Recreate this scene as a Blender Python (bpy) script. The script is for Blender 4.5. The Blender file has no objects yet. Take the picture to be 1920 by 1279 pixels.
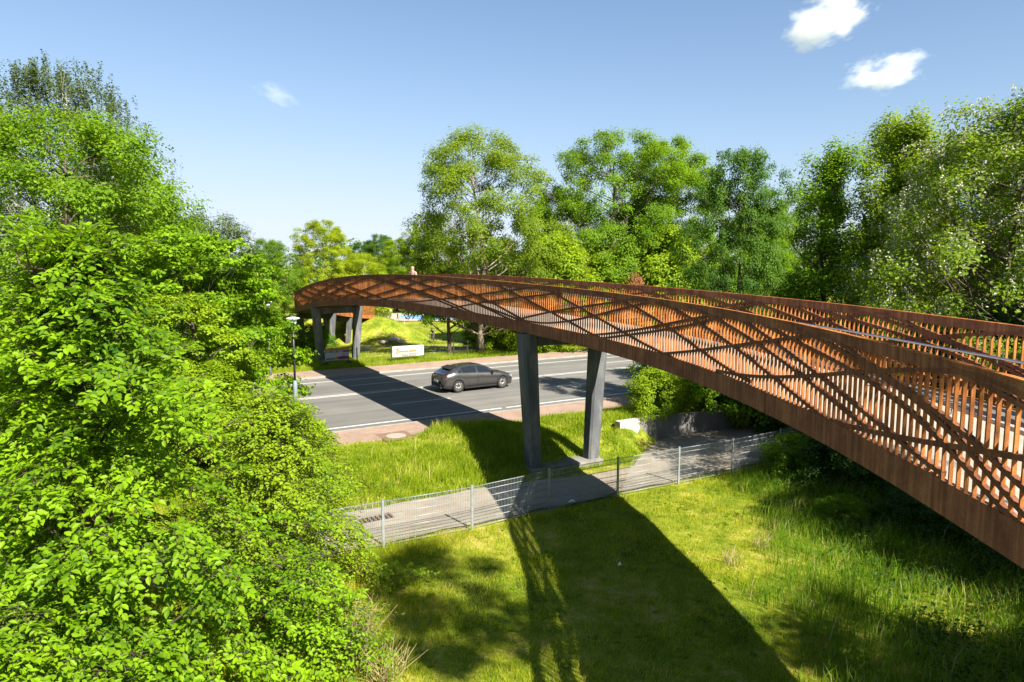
import bpy, bmesh, math, random
import numpy as np
from mathutils import Vector, Matrix

# ------------------------------------------------------------------ camera, sky, sun, exposure
SC = bpy.context.scene
COL = SC.collection
CAMH = 6.7
cam_data = bpy.data.cameras.new("camera")
cam = bpy.data.objects.new("camera", cam_data)
COL.objects.link(cam)
cam_data.sensor_width = 36.0
cam_data.lens = 24.0
cam_data.clip_start = 0.1
cam_data.clip_end = 6000.0
cam.location = (0, 0, CAMH)
cam.rotation_euler = (math.radians(90 - 6.22), 0, 0)
SC.camera = cam

SUN_EL, SUN_AZ = math.radians(42.6), math.radians(141.0)      # azimuth clockwise from +Y
SUN_DIR = Vector((math.sin(SUN_AZ) * math.cos(SUN_EL), math.cos(SUN_AZ) * math.cos(SUN_EL), math.sin(SUN_EL)))
world = bpy.data.worlds.new("World")
SC.world = world
world.use_nodes = True
wn, wl = world.node_tree.nodes, world.node_tree.links
sky = wn.new("ShaderNodeTexSky")
sky.sky_type = 'NISHITA'
sky.sun_disc = False
sky.sun_elevation = SUN_EL
sky.sun_rotation = SUN_AZ
sky.altitude = 60
sky.air_density = 1.0
sky.dust_density = 0.15
sky.ozone_density = 2.2
bg = wn["Background"]
bg.inputs["Strength"].default_value = 0.055
# the whole sky through one soft shoulder per channel, as film and sensors have it: out = v / (1 + (k v)^3)^(1/3)
sep = wn.new("ShaderNodeSeparateColor")
cmb = wn.new("ShaderNodeCombineColor")
wl.new(sky.outputs[0], sep.inputs[0])
for i, k in enumerate((0.205, 0.181, 0.135)):
    mm = []
    for op, val in (('MULTIPLY', k), ('POWER', 3.0), ('ADD', 1.0), ('POWER', 1.0 / 3.0)):
        m_ = wn.new("ShaderNodeMath")
        m_.operation = op
        m_.inputs[1].default_value = val
        if mm:
            wl.new(mm[-1].outputs[0], m_.inputs[0])
        else:
            wl.new(sep.outputs[i], m_.inputs[0])
        mm.append(m_)
    d_ = wn.new("ShaderNodeMath")
    d_.operation = 'DIVIDE'
    wl.new(sep.outputs[i], d_.inputs[0])
    wl.new(mm[-1].outputs[0], d_.inputs[1])
    wl.new(d_.outputs[0], cmb.inputs[i])
wl.new(cmb.outputs[0], bg.inputs["Color"])
sun_data = bpy.data.lights.new("sun", 'SUN')
sun_data.energy = 4.9
sun_data.angle = math.radians(0.5)
sun_data.color = (1.0, 0.93, 0.80)
sun = bpy.data.objects.new("sun", sun_data)
COL.objects.link(sun)
sun.location = (40, -50, 60)
sun.rotation_euler = (-SUN_DIR).to_track_quat('-Z', 'Y').to_euler()
SC.view_settings.view_transform = 'Standard'
SC.view_settings.look = 'None'
SC.view_settings.exposure = 1.76
SC.view_settings.gamma = 1.0
SC.view_settings.use_curve_mapping = False
SC.render.engine = 'CYCLES'
SC.cycles.max_bounces = 12
SC.cycles.diffuse_bounces = 3
SC.cycles.glossy_bounces = 3
SC.cycles.transmission_bounces = 5
SC.cycles.transparent_max_bounces = 8
SC.cycles.volume_bounces = 10
SC.cycles.use_denoising = True

# ------------------------------------------------------------------ helpers
RNG = np.random.default_rng(11)
random.seed(5)


def wm(o):
    m = o.matrix_basis.copy() if o.matrix_basis else Matrix()
    if o.parent:
        return wm(o.parent) @ o.matrix_parent_inverse @ m
    return m


def tag(o, label=None, cat=None, group=None, kind=None):
    if label:
        o["label"] = label
    if cat:
        o["category"] = cat
    if group:
        o["group"] = group
    if kind:
        o["kind"] = kind
    return o


def adopt(o, parent):
    """parent o keeping its world placement"""
    o.parent = parent
    o.matrix_parent_inverse = wm(parent).inverted()
    return o


def empty(name, loc, label=None, cat=None, group=None, rz=0.0):
    o = bpy.data.objects.new(name, None)
    COL.objects.link(o)
    o.empty_display_size = 0.3
    o.location = loc
    o.rotation_euler = (0, 0, rz)
    return tag(o, label, cat, group)


def np_mesh(name, V, quads=None, tris=None, smooth=False):
    me = bpy.data.meshes.new(name)
    V = np.asarray(V, np.float32).reshape(-1, 3)
    me.vertices.add(len(V))
    me.vertices.foreach_set("co", V.ravel())
    loops, starts, n = [], [], 0
    if quads is not None and len(quads):
        q = np.asarray(quads, np.int32).reshape(-1, 4)
        loops.append(q.ravel())
        starts.append(np.arange(len(q)) * 4)
        n += len(q) * 4
    if tris is not None and len(tris):
        t = np.asarray(tris, np.int32).reshape(-1, 3)
        loops.append(t.ravel())
        starts.append(n + np.arange(len(t)) * 3)
    lo = np.concatenate(loops).astype(np.int32)
    st = np.concatenate(starts).astype(np.int32)
    me.loops.add(len(lo))
    me.loops.foreach_set("vertex_index", lo)
    me.polygons.add(len(st))
    me.polygons.foreach_set("loop_start", st)
    me.polygons.foreach_set("use_smooth", np.full(len(st), smooth, bool))
    me.update(calc_edges=True)
    me.validate()
    return me


def link(name, me, mat=None, parent=None, mats=None):
    o = bpy.data.objects.new(name, me)
    COL.objects.link(o)
    for m in (mats or ([mat] if mat else [])):
        me.materials.append(m)
    if parent is not None:
        adopt(o, parent)
    return o


class MB:
    """collects boxes, bars, tubes, rings ... builds them as one mesh object"""

    def __init__(self):
        self.v, self.f, self.m, self.s = [], [], [], []

    def add(self, vs, fs, mi=0, smooth=False):
        b = len(self.v)
        self.v += [tuple(v) for v in vs]
        self.f += [tuple(i + b for i in f) for f in fs]
        self.m += [mi] * len(fs)
        self.s += [smooth] * len(fs)
        return self

    def box(self, c, size, rz=0.0, mi=0, taper=1.0, M=None):
        x, y, z = [s / 2 for s in size]
        P = []
        for k in (-1, 1):
            t = taper if k > 0 else 1.0
            for i, j in ((-1, -1), (1, -1), (1, 1), (-1, 1)):
                p = Vector((i * x * t, j * y * t, k * z))
                if M is not None:
                    p = M @ p
                p.rotate(Matrix.Rotation(rz, 3, 'Z'))
                P.append(p + Vector(c))
        return self.add(P, [(0, 3, 2, 1), (4, 5, 6, 7), (0, 1, 5, 4), (1, 2, 6, 5), (2, 3, 7, 6), (3, 0, 4, 7)], mi)

    def prism(self, lo, hi, mi=0):
        n = len(lo)
        fs = [tuple(range(n))[::-1], tuple(range(n, 2 * n))]
        fs += [(i, (i + 1) % n, (i + 1) % n + n, i + n) for i in range(n)]
        return self.add(list(lo) + list(hi), fs, mi)

    def tube(self, pts, r, n=8, mi=0, cap=True):
        pts = [Vector(p) for p in pts]
        rs = r if hasattr(r, '__len__') else [r] * len(pts)
        V = []
        ref = Vector((0, 0, 1))
        for i, p in enumerate(pts):
            d = (pts[min(i + 1, len(pts) - 1)] - pts[max(i - 1, 0)])
            d = d.normalized() if d.length > 1e-9 else Vector((0, 0, 1))
            a = ref if abs(d.dot(ref)) < 0.95 else Vector((1, 0, 0))
            u = d.cross(a).normalized()
            w = d.cross(u)
            for k in range(n):
                t = 2 * math.pi * k / n
                V.append(p + (u * math.cos(t) + w * math.sin(t)) * rs[i])
        fs = []
        for i in range(len(pts) - 1):
            for k in range(n):
                a, b = i * n + k, i * n + (k + 1) % n
                fs.append((a, b, b + n, a + n))
        self.add(V, fs, mi, True)
        if cap:
            b = len(self.v) - len(V)
            self.f += [tuple(b + k for k in range(n))[::-1], tuple(b + len(V) - n + k for k in range(n))]
            self.m += [mi, mi]
            self.s += [False, False]
        return self

    def lathe(self, c, prof, n=16, mi=0, axis='Z'):
        V = []
        for r, h in prof:
            for k in range(n):
                t = 2 * math.pi * k / n
                p = (r * math.cos(t), r * math.sin(t), h)
                if axis == 'Y':
                    p = (p[0], p[2], p[1])
                if axis == 'X':
                    p = (p[2], p[0], p[1])
                V.append(Vector(p) + Vector(c))
        fs = [(i * n + k, i * n + (k + 1) % n, (i + 1) * n + (k + 1) % n, (i + 1) * n + k)
              for i in range(len(prof) - 1) for k in range(n)]
        self.add(V, fs, mi, True)
        b = len(self.v) - len(V)
        self.f += [tuple(b + k for k in range(n))[::-1], tuple(b + len(V) - n + k for k in range(n))]
        self.m += [mi, mi]
        self.s += [False, False]
        return self

    def build(self, name, mat=None, parent=None, mats=None, fix=True):
        me = bpy.data.meshes.new(name)
        me.from_pydata([tuple(v) for v in self.v], [], self.f)
        me.polygons.foreach_set("material_index", self.m)
        me.polygons.foreach_set("use_smooth", self.s)
        if fix:
            bm = bmesh.new()
            bm.from_mesh(me)
            bmesh.ops.recalc_face_normals(bm, faces=bm.faces)
            bm.to_mesh(me)
            bm.free()
        me.update()
        return link(name, me, mat, parent, mats)


# ------------------------------------------------------------------ materials (all procedural)
def nodes(name):
    m = bpy.data.materials.new(name)
    m.use_nodes = True
    nt = m.node_tree
    return m, nt.nodes, nt.links, nt.nodes["Principled BSDF"]


def ramp(nn, stops, interp='LINEAR'):
    r = nn.new("ShaderNodeValToRGB")
    r.color_ramp.interpolation = interp
    e = r.color_ramp.elements
    while len(e) < len(stops):
        e.new(0.5)
    for el, (p, c) in zip(e, stops):
        el.position = p
        el.color = (*c, 1)
    return r


def coords(nn, ll, scale=(1, 1, 1), kind="Object", rot=(0, 0, 0)):
    tc = nn.new("ShaderNodeTexCoord")
    mp = nn.new("ShaderNodeMapping")
    mp.inputs["Scale"].default_value = scale
    mp.inputs["Rotation"].default_value = rot
    if kind == "World":
        g = nn.new("ShaderNodeNewGeometry")
        ll.new(g.outputs["Position"], mp.inputs[0])
    else:
        ll.new(tc.outputs[kind], mp.inputs[0])
    return mp.outputs[0]


def noise(nn, ll, vec, scale, detail=4, rough=0.6):
    n = nn.new("ShaderNodeTexNoise")
    n.inputs["Scale"].default_value = scale
    n.inputs["Detail"].default_value = detail
    n.inputs["Roughness"].default_value = rough
    ll.new(vec, n.inputs["Vector"])
    return n.outputs[0]


def mixc(nn, ll, fac, a, b, mode='MIX'):
    m = nn.new("ShaderNodeMix")
    m.data_type = 'RGBA'
    m.blend_type = mode
    for sock, v in ((m.inputs[0], fac), (m.inputs[6], a), (m.inputs[7], b)):
        if hasattr(v, "is_output"):
            ll.new(v, sock)
        elif isinstance(v, tuple):
            sock.default_value = (*v, 1)
        else:
            sock.default_value = v
    return m.outputs[2]


def bump(nn, ll, h, dist, strength=0.6):
    b = nn.new("ShaderNodeBump")
    b.inputs["Strength"].default_value = strength
    b.inputs["Distance"].default_value = dist
    ll.new(h, b.inputs["Height"])
    return b.outputs[0]


def mat_noise(name, stops, scale=3.0, rough=0.8, metal=0.0, stretch=(1, 1, 1), bmp=0.0, fine=None, kind="World", detail=5, spec=0.3):
    m, nn, ll, p = nodes(name)
    v = coords(nn, ll, stretch, kind)
    h = noise(nn, ll, v, scale, detail)
    r = ramp(nn, stops)
    ll.new(h, r.inputs[0])
    c = r.outputs[0]
    if fine:
        f = noise(nn, ll, coords(nn, ll, (1, 1, 1), kind), fine[0], 3)
        rr = ramp(nn, [(0.3, (1 - fine[1],) * 3), (0.7, (1 + fine[1],) * 3)])
        ll.new(f, rr.inputs[0])
        c = mixc(nn, ll, 1.0, c, rr.outputs[0], 'MULTIPLY')
    ll.new(c, p.inputs["Base Color"])
    p.inputs["Roughness"].default_value = rough
    p.inputs["Metallic"].default_value = metal
    p.inputs["Specular IOR Level"].default_value = spec
    if bmp:
        ll.new(bump(nn, ll, h, bmp), p.inputs["Normal"])
    return m


def mat_flat(name, c, rough=0.5, metal=0.0, spec=0.5, coat=0.0):
    """plain paint or plastic with a breath of wear"""
    lo = tuple(x * 0.86 for x in c)
    hi = tuple(min(1, x * 1.1) for x in c)
    m = mat_noise(name, [(0.3, lo), (0.7, hi)], 6.0, rough, metal, spec=spec)
    m.node_tree.nodes["Principled BSDF"].inputs["Coat Weight"].default_value = coat
    return m


def mat_leaf(name, dark, light, trans, tw=0.42, rough=0.5, clump=0.6, tip=None):
    """two-sided leaf: diffuse + light shining through, every leaf a little different"""
    m, nn, ll, p = nodes(name)
    g = nn.new("ShaderNodeNewGeometry")
    v = coords(nn, ll, (1, 1, 1), "World")
    n1 = noise(nn, ll, v, clump, 3)
    a = nn.new("ShaderNodeMath")
    a.operation = 'MULTIPLY_ADD'
    a.inputs[1].default_value = 0.55
    ll.new(g.outputs["Random Per Island"], a.inputs[0])
    b = nn.new("ShaderNodeMath")
    b.operation = 'MULTIPLY'
    b.operation = 'MULTIPLY_ADD'
    b.inputs[1].default_value = 1.5
    b.inputs[2].default_value = -0.47
    ll.new(n1, b.inputs[0])
    ll.new(b.outputs[0], a.inputs[2])
    stops = [(0.12, dark), (0.8, light)]
    if tip:
        stops.append((0.93, tip))
    r = ramp(nn, stops)
    ll.new(a.outputs[0], r.inputs[0])
    ll.new(r.outputs[0], p.inputs["Base Color"])
    p.inputs["Roughness"].default_value = rough
    p.inputs["Specular IOR Level"].default_value = 0.13
    t = nn.new("ShaderNodeBsdfTranslucent")
    tc = mixc(nn, ll, 0.65, r.outputs[0], trans)
    ll.new(tc, t.inputs["Color"])
    mx = nn.new("ShaderNodeMixShader")
    mx.inputs[0].default_value = tw
    ll.new(p.outputs[0], mx.inputs[1])
    ll.new(t.outputs[0], mx.inputs[2])
    ll.new(mx.outputs[0], nn["Material Output"].inputs["Surface"])
    return m


M = {}
# weathering steel: rust mottling plus vertical run marks
def mat_corten(name, a, b, c):
    m, nn, ll, p = nodes(name)
    n1 = noise(nn, ll, coords(nn, ll, (1, 1, 1), "World"), 2.2, 6, 0.65)
    n2 = noise(nn, ll, coords(nn, ll, (5.5, 5.5, 0.35), "World"), 2.0, 4, 0.6)
    n3 = noise(nn, ll, coords(nn, ll, (1, 1, 1), "World"), 70, 3, 0.7)
    r = ramp(nn, [(0.39, a), (0.5, b), (0.62, c)])
    ad = nn.new("ShaderNodeMath")
    ad.operation = 'MULTIPLY_ADD'
    ad.inputs[1].default_value = 0.42
    ll.new(n1, ad.inputs[0])
    h = nn.new("ShaderNodeMath")
    h.operation = 'MULTIPLY'
    h.inputs[1].default_value = 0.58
    ll.new(n2, h.inputs[0])
    ll.new(h.outputs[0], ad.inputs[2])
    ll.new(ad.outputs[0], r.inputs[0])
    rr = ramp(nn, [(0.3, (0.72,) * 3), (0.7, (1.25,) * 3)])
    ll.new(n3, rr.inputs[0])
    ll.new(mixc(nn, ll, 1.0, r.outputs[0], rr.outputs[0], 'MULTIPLY'), p.inputs["Base Color"])
    p.inputs["Roughness"].default_value = 0.82
    p.inputs["Specular IOR Level"].default_value = 0.2
    ll.new(bump(nn, ll, n3, 0.002, 0.5), p.inputs["Normal"])
    return m


M['corten'] = mat_corten('weathering_steel', (0.135, 0.045, 0.014), (0.275, 0.096, 0.024), (0.40, 0.158, 0.043))
M['corten_shaded'] = mat_corten('weathering_steel_shaded', (0.125, 0.048, 0.027), (0.20, 0.078, 0.040), (0.29, 0.125, 0.062))  # same steel with the shade of the outer face in its colour
M['corten_band'] = mat_corten('weathering_steel_band', (0.095, 0.037, 0.020), (0.145, 0.056, 0.029), (0.21, 0.086, 0.043))
M['deck'] = mat_noise('bridge_deck_surface', [(0.3, (0.24, 0.215, 0.18)), (0.7, (0.32, 0.285, 0.24))], 1.2, 0.9, fine=(60, 0.18))
M['steel'] = mat_noise('stainless_steel', [(0.3, (0.55, 0.56, 0.58)), (0.7, (0.68, 0.69, 0.7))], 5, 0.28, 1.0)
M['galv'] = mat_noise('galvanised_steel', [(0.3, (0.20, 0.225, 0.24)), (0.7, (0.30, 0.325, 0.34))], 9, 0.45, 0.35, fine=(40, 0.12))
M['pillar'] = mat_noise('dark_coated_pillar', [(0.25, (0.050, 0.057, 0.068)), (0.5, (0.085, 0.090, 0.098)), (0.66, (0.15, 0.15, 0.15))], 1.6, 0.62,
                        stretch=(1.6, 1.6, 0.45), fine=(25, 0.15), bmp=0.004)
M['concrete'] = mat_noise('raw_concrete', [(0.25, (0.11, 0.107, 0.10)), (0.55, (0.18, 0.174, 0.16)), (0.8, (0.25, 0.242, 0.225))], 1.8, 0.9, stretch=(1, 1, 0.5), fine=(45, 0.14), bmp=0.004)
M['wall'] = mat_noise('sunlit_wall_concrete', [(0.25, (0.25, 0.24, 0.22)), (0.55, (0.34, 0.325, 0.30)), (0.8, (0.40, 0.385, 0.36))], 1.4, 0.9, stretch=(1.4, 1.4, 0.4), fine=(45, 0.1))
M['dark_metal'] = mat_flat('dark_grey_metal', (0.045, 0.05, 0.055), 0.45, 0.4)
M['lamp_pole'] = mat_noise('blue_grey_lamp_paint', [(0.3, (0.13, 0.165, 0.20)), (0.7, (0.22, 0.27, 0.31))], 4, 0.5, 0.2)
M['lamp_glass'] = mat_flat('opal_lamp_glass', (0.8, 0.8, 0.78), 0.25)
M['bark'] = mat_noise('tree_bark', [(0.3, (0.035, 0.027, 0.020)), (0.7, (0.115, 0.09, 0.066))], 6, 0.95, stretch=(1.5, 1.5, 0.35), bmp=0.02)
M['bark_light'] = mat_noise('pale_bark', [(0.3, (0.11, 0.09, 0.065)), (0.7, (0.25, 0.205, 0.15))], 5, 0.95, stretch=(1.5, 1.5, 0.4), bmp=0.015)
M['bark_birch'] = mat_noise('birch_bark', [(0.36, (0.06, 0.055, 0.05)), (0.46, (0.32, 0.30, 0.27)), (0.8, (0.42, 0.40, 0.37))], 4, 0.85, stretch=(0.6, 0.6, 2.2))
M['white_paint'] = mat_noise('road_marking_paint', [(0.28, (0.20, 0.20, 0.195)), (0.42, (0.44, 0.44, 0.425)), (0.7, (0.52, 0.52, 0.50))], 9, 0.7, detail=8)
M['rubber'] = mat_flat('tyre_rubber', (0.02, 0.02, 0.021), 0.85, spec=0.2)
M['straw'] = mat_leaf('dry_straw', (0.26, 0.19, 0.09), (0.62, 0.50, 0.30), (0.6, 0.5, 0.28), 0.2)

# leaves: base colours in the real 0.04 - 0.12 range (reflected), plus transmitted light
M['leaf_fresh'] = mat_leaf('leaf_fresh_hornbeam', (0.020, 0.068, 0.004), (0.175, 0.30, 0.007), (0.38, 0.60, 0.006), 0.37)
M['leaf_lime'] = mat_leaf('leaf_lime_green', (0.055, 0.120, 0.006), (0.22, 0.315, 0.011), (0.52, 0.65, 0.01), 0.41)
M['leaf_mid'] = mat_leaf('leaf_mid_green', (0.028, 0.078, 0.006), (0.145, 0.25, 0.010), (0.38, 0.58, 0.008), 0.41)
M['leaf_oak'] = mat_leaf('leaf_oak_green', (0.045, 0.090, 0.009), (0.175, 0.245, 0.016), (0.42, 0.56, 0.014), 0.44)
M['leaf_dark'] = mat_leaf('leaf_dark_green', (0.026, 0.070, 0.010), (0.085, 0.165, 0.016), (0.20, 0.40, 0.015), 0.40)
M['leaf_blue'] = mat_leaf('leaf_birch_grey_green', (0.050, 0.075, 0.024), (0.11, 0.145, 0.048), (0.20, 0.29, 0.06), 0.38)
M['leaf_willow'] = mat_leaf('leaf_willow_grey', (0.07, 0.105, 0.045), (0.14, 0.185, 0.085), (0.24, 0.32, 0.10), 0.36)
M['leaf_yellow'] = mat_leaf('leaf_yellow_green', (0.12, 0.18, 0.008), (0.28, 0.35, 0.012), (0.60, 0.68, 0.012), 0.45)
M['leaf_rob'] = mat_leaf('leaf_robinia', (0.042, 0.092, 0.008), (0.175, 0.255, 0.015), (0.44, 0.60, 0.015), 0.43)
M['leaf_shade'] = mat_leaf('leaf_shaded_green', (0.015, 0.042, 0.010), (0.042, 0.090, 0.016), (0.08, 0.18, 0.02), 0.35)  # darker leaf colour given to the plants standing in shade
M['leaf_brown'] = mat_leaf('leaf_withered_brown', (0.20, 0.075, 0.03), (0.36, 0.17, 0.07), (0.4, 0.18, 0.05), 0.35)
M['pine'] = mat_leaf('pine_needles', (0.022, 0.032, 0.018), (0.06, 0.07, 0.035), (0.08, 0.10, 0.03), 0.2)
M['blossom'] = mat_leaf('robinia_blossom', (0.34, 0.34, 0.24), (0.5, 0.49, 0.40), (0.5, 0.5, 0.35), 0.3)
M['grass_lawn'] = mat_leaf('grass_lawn', (0.056, 0.115, 0.006), (0.335, 0.37, 0.012), (0.62, 0.68, 0.012), 0.42, 0.7, 0.9, (0.50, 0.38, 0.11))
M['grass_tall'] = mat_leaf('grass_tall', (0.038, 0.095, 0.008), (0.15, 0.26, 0.014), (0.38, 0.58, 0.016), 0.44, 0.6, 0.7, (0.42, 0.36, 0.13))
M['grass_bank'] = mat_leaf('grass_bank', (0.065, 0.130, 0.007), (0.27, 0.335, 0.013), (0.50, 0.64, 0.014), 0.44, 0.6, 0.7, (0.46, 0.40, 0.14))

# ------------------------------------------------------------------ terrain
RA = math.radians(59.3)                    # road direction, clockwise from +Y
RD = np.array([math.sin(RA), math.cos(RA)])
ND = np.array([-math.cos(RA), math.sin(RA)])


def XY(r, n):
    return (r * RD[0] + n * ND[0], r * RD[1] + n * ND[1])


def ss(a, b, x):
    t = np.clip((np.asarray(x, float) - a) / (b - a), 0, 1)
    return t * t * (3 - 2 * t)


def wob(x, y, s, p=0.0):
    return (np.sin(x * s + p) * np.cos(y * s * 1.13 + p * 2) + 0.5 * np.sin(x * s * 2.3 + y * s * 1.7 + p)) / 1.5


MOUND_O, MOUND_H = np.array([-16.3, 73.2]), math.radians(18)


def G(x, y):
    x = np.asarray(x, float)
    y = np.asarray(y, float)
    r = x * RD[0] + y * RD[1]
    n = x * ND[0] + y * ND[1]
    lawn = -0.5 + 0.05 * wob(x, y, 0.55) + 0.025 * wob(x, y, 1.7, 1) + 0.45 * ss(7.5, 15, x) + 0.25 * ss(-3.5, -9, x)
    z = lawn + (-0.475 - lawn) * ss(15.2, 16.3, n)
    dl = r - (15.5 + (np.clip(n, 18.1, 20.9) - 18.1) / 0.72)
    wallz = np.where(n > 20.9, ss(16.4, 17.3, r), ss(-1.1, 0.3, dl))
    left = -0.475 + 0.38 * np.exp(-((n - 22.9) / 1.25) ** 2) * ss(9.3, 11.3, r) * (1 - ss(12.8, 15, r)) + 0.62 * ss(18.7, 22.0, n) + 0.34 * ss(19.0, 20.8, n) * (1 - ss(22.6, 24.6, n)) * ss(15.6, 17.0, r) - 0.10 * ss(22.6, 24.7, n) + 0.05 * wob(x, y, 1.2) * ss(18.9, 21, n)
    right = -0.475 + (0.90 - 0.45 * ss(21.6, 24.8, n)) * ss(20.9, 21.3, n)
    right = right + (left - right) * (1 - wallz)
    z = np.where(n > 18.6, right, z)
    edge = ss(24.75, 24.95, n)
    z = z * (1 - edge) + (-0.08) * edge
    far = 0.09 - 1.3 * ss(47, 63, n) + 0.10 * ss(70, 83, n) + 0.06 * wob(x, y, 0.3) * ss(45, 50, n)
    far = far + 0.30 * np.exp(-(((x + 9.5) / 2.2) ** 2 + ((y - 62) / 1.6) ** 2))
    far = far + 0.22 * np.exp(-(((x + 12.5) / 1.6) ** 2 + ((y - 57) / 1.6) ** 2))
    d = np.stack([x - MOUND_O[0], y - MOUND_O[1]], -1)
    u = d[..., 0] * math.sin(MOUND_H) + d[..., 1] * math.cos(MOUND_H)
    w = d[..., 0] * math.cos(MOUND_H) - d[..., 1] * math.sin(MOUND_H)
    mound = 2.55 * ss(-5.0, 1.2, u) * (1 - ss(0.5, 8.5, u)) * (1 - ss(1.7, 8.5, np.where(w > 0, w, -w * 0.3)))
    far = far + mound
    fe = ss(43.45, 43.6, n)
    z = np.where(n > 43.45, -0.08 * (1 - fe) + far * fe, z)
    return z


def gz(x, y):
    return float(G(np.array([x]), np.array([y]))[0])

# ------------------------------------------------------------------ ground
def axis(lo, hi, step, far_lo, far_hi):
    a = list(np.arange(lo, hi + 1e-6, step))
    s, v = step, hi
    while v < far_hi:
        s *= 1.25
        v += s
        a.append(v)
    s, v = step, lo
    while v > far_lo:
        s *= 1.25
        v -= s
        a.insert(0, v)
    return np.array(a)


gx = axis(-34, 34, 0.4, -1500, 1500)
gy = axis(-6, 122, 0.4, -300, 3000)
GX, GY = np.meshgrid(gx, gy)
GZ = G(GX, GY)
nx, ny = len(gx), len(gy)
idx = np.arange(nx * ny).reshape(ny, nx)
q = np.stack([idx[:-1, :-1], idx[:-1, 1:], idx[1:, 1:], idx[1:, :-1]], -1)
me = np_mesh("ground", np.stack([GX, GY, GZ], -1), q, smooth=True)


def mat_ground():
    m, nn, ll, p = nodes('grassy_ground')
    v = coords(nn, ll, (1, 1, 1), "World")
    a = noise(nn, ll, v, 0.38, 6, 0.68)
    b = noise(nn, ll, v, 3.2, 5, 0.7)
    c = noise(nn, ll, v, 34, 4, 0.7)
    ad = nn.new("ShaderNodeMath")
    ad.operation = 'MULTIPLY_ADD'
    ad.inputs[1].default_value = 0.62
    ll.new(a, ad.inputs[0])
    h = nn.new("ShaderNodeMath")
    h.operation = 'MULTIPLY'
    h.inputs[1].default_value = 0.38
    ll.new(b, h.inputs[0])
    ll.new(h.outputs[0], ad.inputs[2])
    r = ramp(nn, [(0.34, (0.035, 0.065, 0.008)), (0.44, (0.11, 0.155, 0.010)), (0.53, (0.205, 0.225, 0.022)), (0.62, (0.38, 0.30, 0.085)), (0.74, (0.46, 0.35, 0.17))])
    ll.new(ad.outputs[0], r.inputs[0])
    rr = ramp(nn, [(0.3, (0.55,) * 3), (0.7, (1.45,) * 3)])
    ll.new(c, rr.inputs[0])
    ll.new(mixc(nn, ll, 1.0, r.outputs[0], rr.outputs[0], 'MULTIPLY'), p.inputs["Base Color"])
    p.inputs["Roughness"].default_value = 0.95
    p.inputs["Specular IOR Level"].default_value = 0.1
    ll.new(bump(nn, ll, c, 0.04, 0.8), p.inputs["Normal"])
    return m


M['ground'] = mat_ground()
ground = link("ground", me, M['ground'])
tag(ground, "uneven grassy ground with bare sandy patches", kind='structure')


def strip(name, rlist, n0, n1, z, mat, cols=2, follow=None, parent=None):
    """flat sheet along the road axis: rlist stations, n0/n1 edges (numbers or functions of r)"""
    V = []
    f0 = n0 if callable(n0) else (lambda r: n0)
    f1 = n1 if callable(n1) else (lambda r: n1)
    for r in rlist:
        for k in range(cols):
            n = f0(r) + (f1(r) - f0(r)) * k / (cols - 1)
            x, y = XY(r, n)
            V.append((x, y, (gz(x, y) + follow) if follow is not None else z))
    R_ = len(rlist)
    ix = np.arange(R_ * cols).reshape(R_, cols)
    qq = np.stack([ix[:-1, :-1], ix[1:, :-1], ix[1:, 1:], ix[:-1, 1:]], -1)
    o = link(name, np_mesh(name, V, qq[..., ::-1]), mat, parent)
    return o


def mat_asphalt():
    m, nn, ll, p = nodes('worn_asphalt')
    v = coords(nn, ll, (1, 1, 1), "World", (0, 0, 0))
    tc = nn.new("ShaderNodeMapping")
    tc.inputs["Rotation"].default_value = (0, 0, -(math.pi / 2 - RA))
    tc.inputs["Scale"].default_value = (0.05, 1.3, 1)
    tc.vector_type = 'TEXTURE'
    g = nn.new("ShaderNodeNewGeometry")
    vr = nn.new("ShaderNodeVectorRotate")
    vr.rotation_type = 'Z_AXIS'
    vr.inputs["Angle"].default_value = -(math.pi / 2 - RA)
    ll.new(g.outputs["Position"], vr.inputs[0])
    mp = nn.new("ShaderNodeMapping")
    mp.inputs["Scale"].default_value = (0.045, 1.1, 1)
    ll.new(vr.outputs[0], mp.inputs[0])
    tracks = noise(nn, ll, mp.outputs[0], 1.0, 3, 0.5)
    blot = noise(nn, ll, v, 0.5, 5, 0.6)
    grain = noise(nn, ll, v, 60, 3, 0.8)
    r = ramp(nn, [(0.3, (0.092, 0.090, 0.085)), (0.55, (0.128, 0.123, 0.115)), (0.75, (0.158, 0.151, 0.139))])
    ll.new(tracks, r.inputs[0])
    r2 = ramp(nn, [(0.3, (0.86,) * 3), (0.7, (1.12,) * 3)])
    ll.new(blot, r2.inputs[0])
    r3 = ramp(nn, [(0.3, (0.7,) * 3), (0.7, (1.3,) * 3)])
    ll.new(grain, r3.inputs[0])
    c = mixc(nn, ll, 1.0, r.outputs[0], r2.outputs[0], 'MULTIPLY')
    c = mixc(nn, ll, 1.0, c, r3.outputs[0], 'MULTIPLY')
    ll.new(c, p.inputs["Base Color"])
    p.inputs["Roughness"].default_value = 0.85
    ll.new(bump(nn, ll, grain, 0.006, 0.6), p.inputs["Normal"])
    return m


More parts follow.
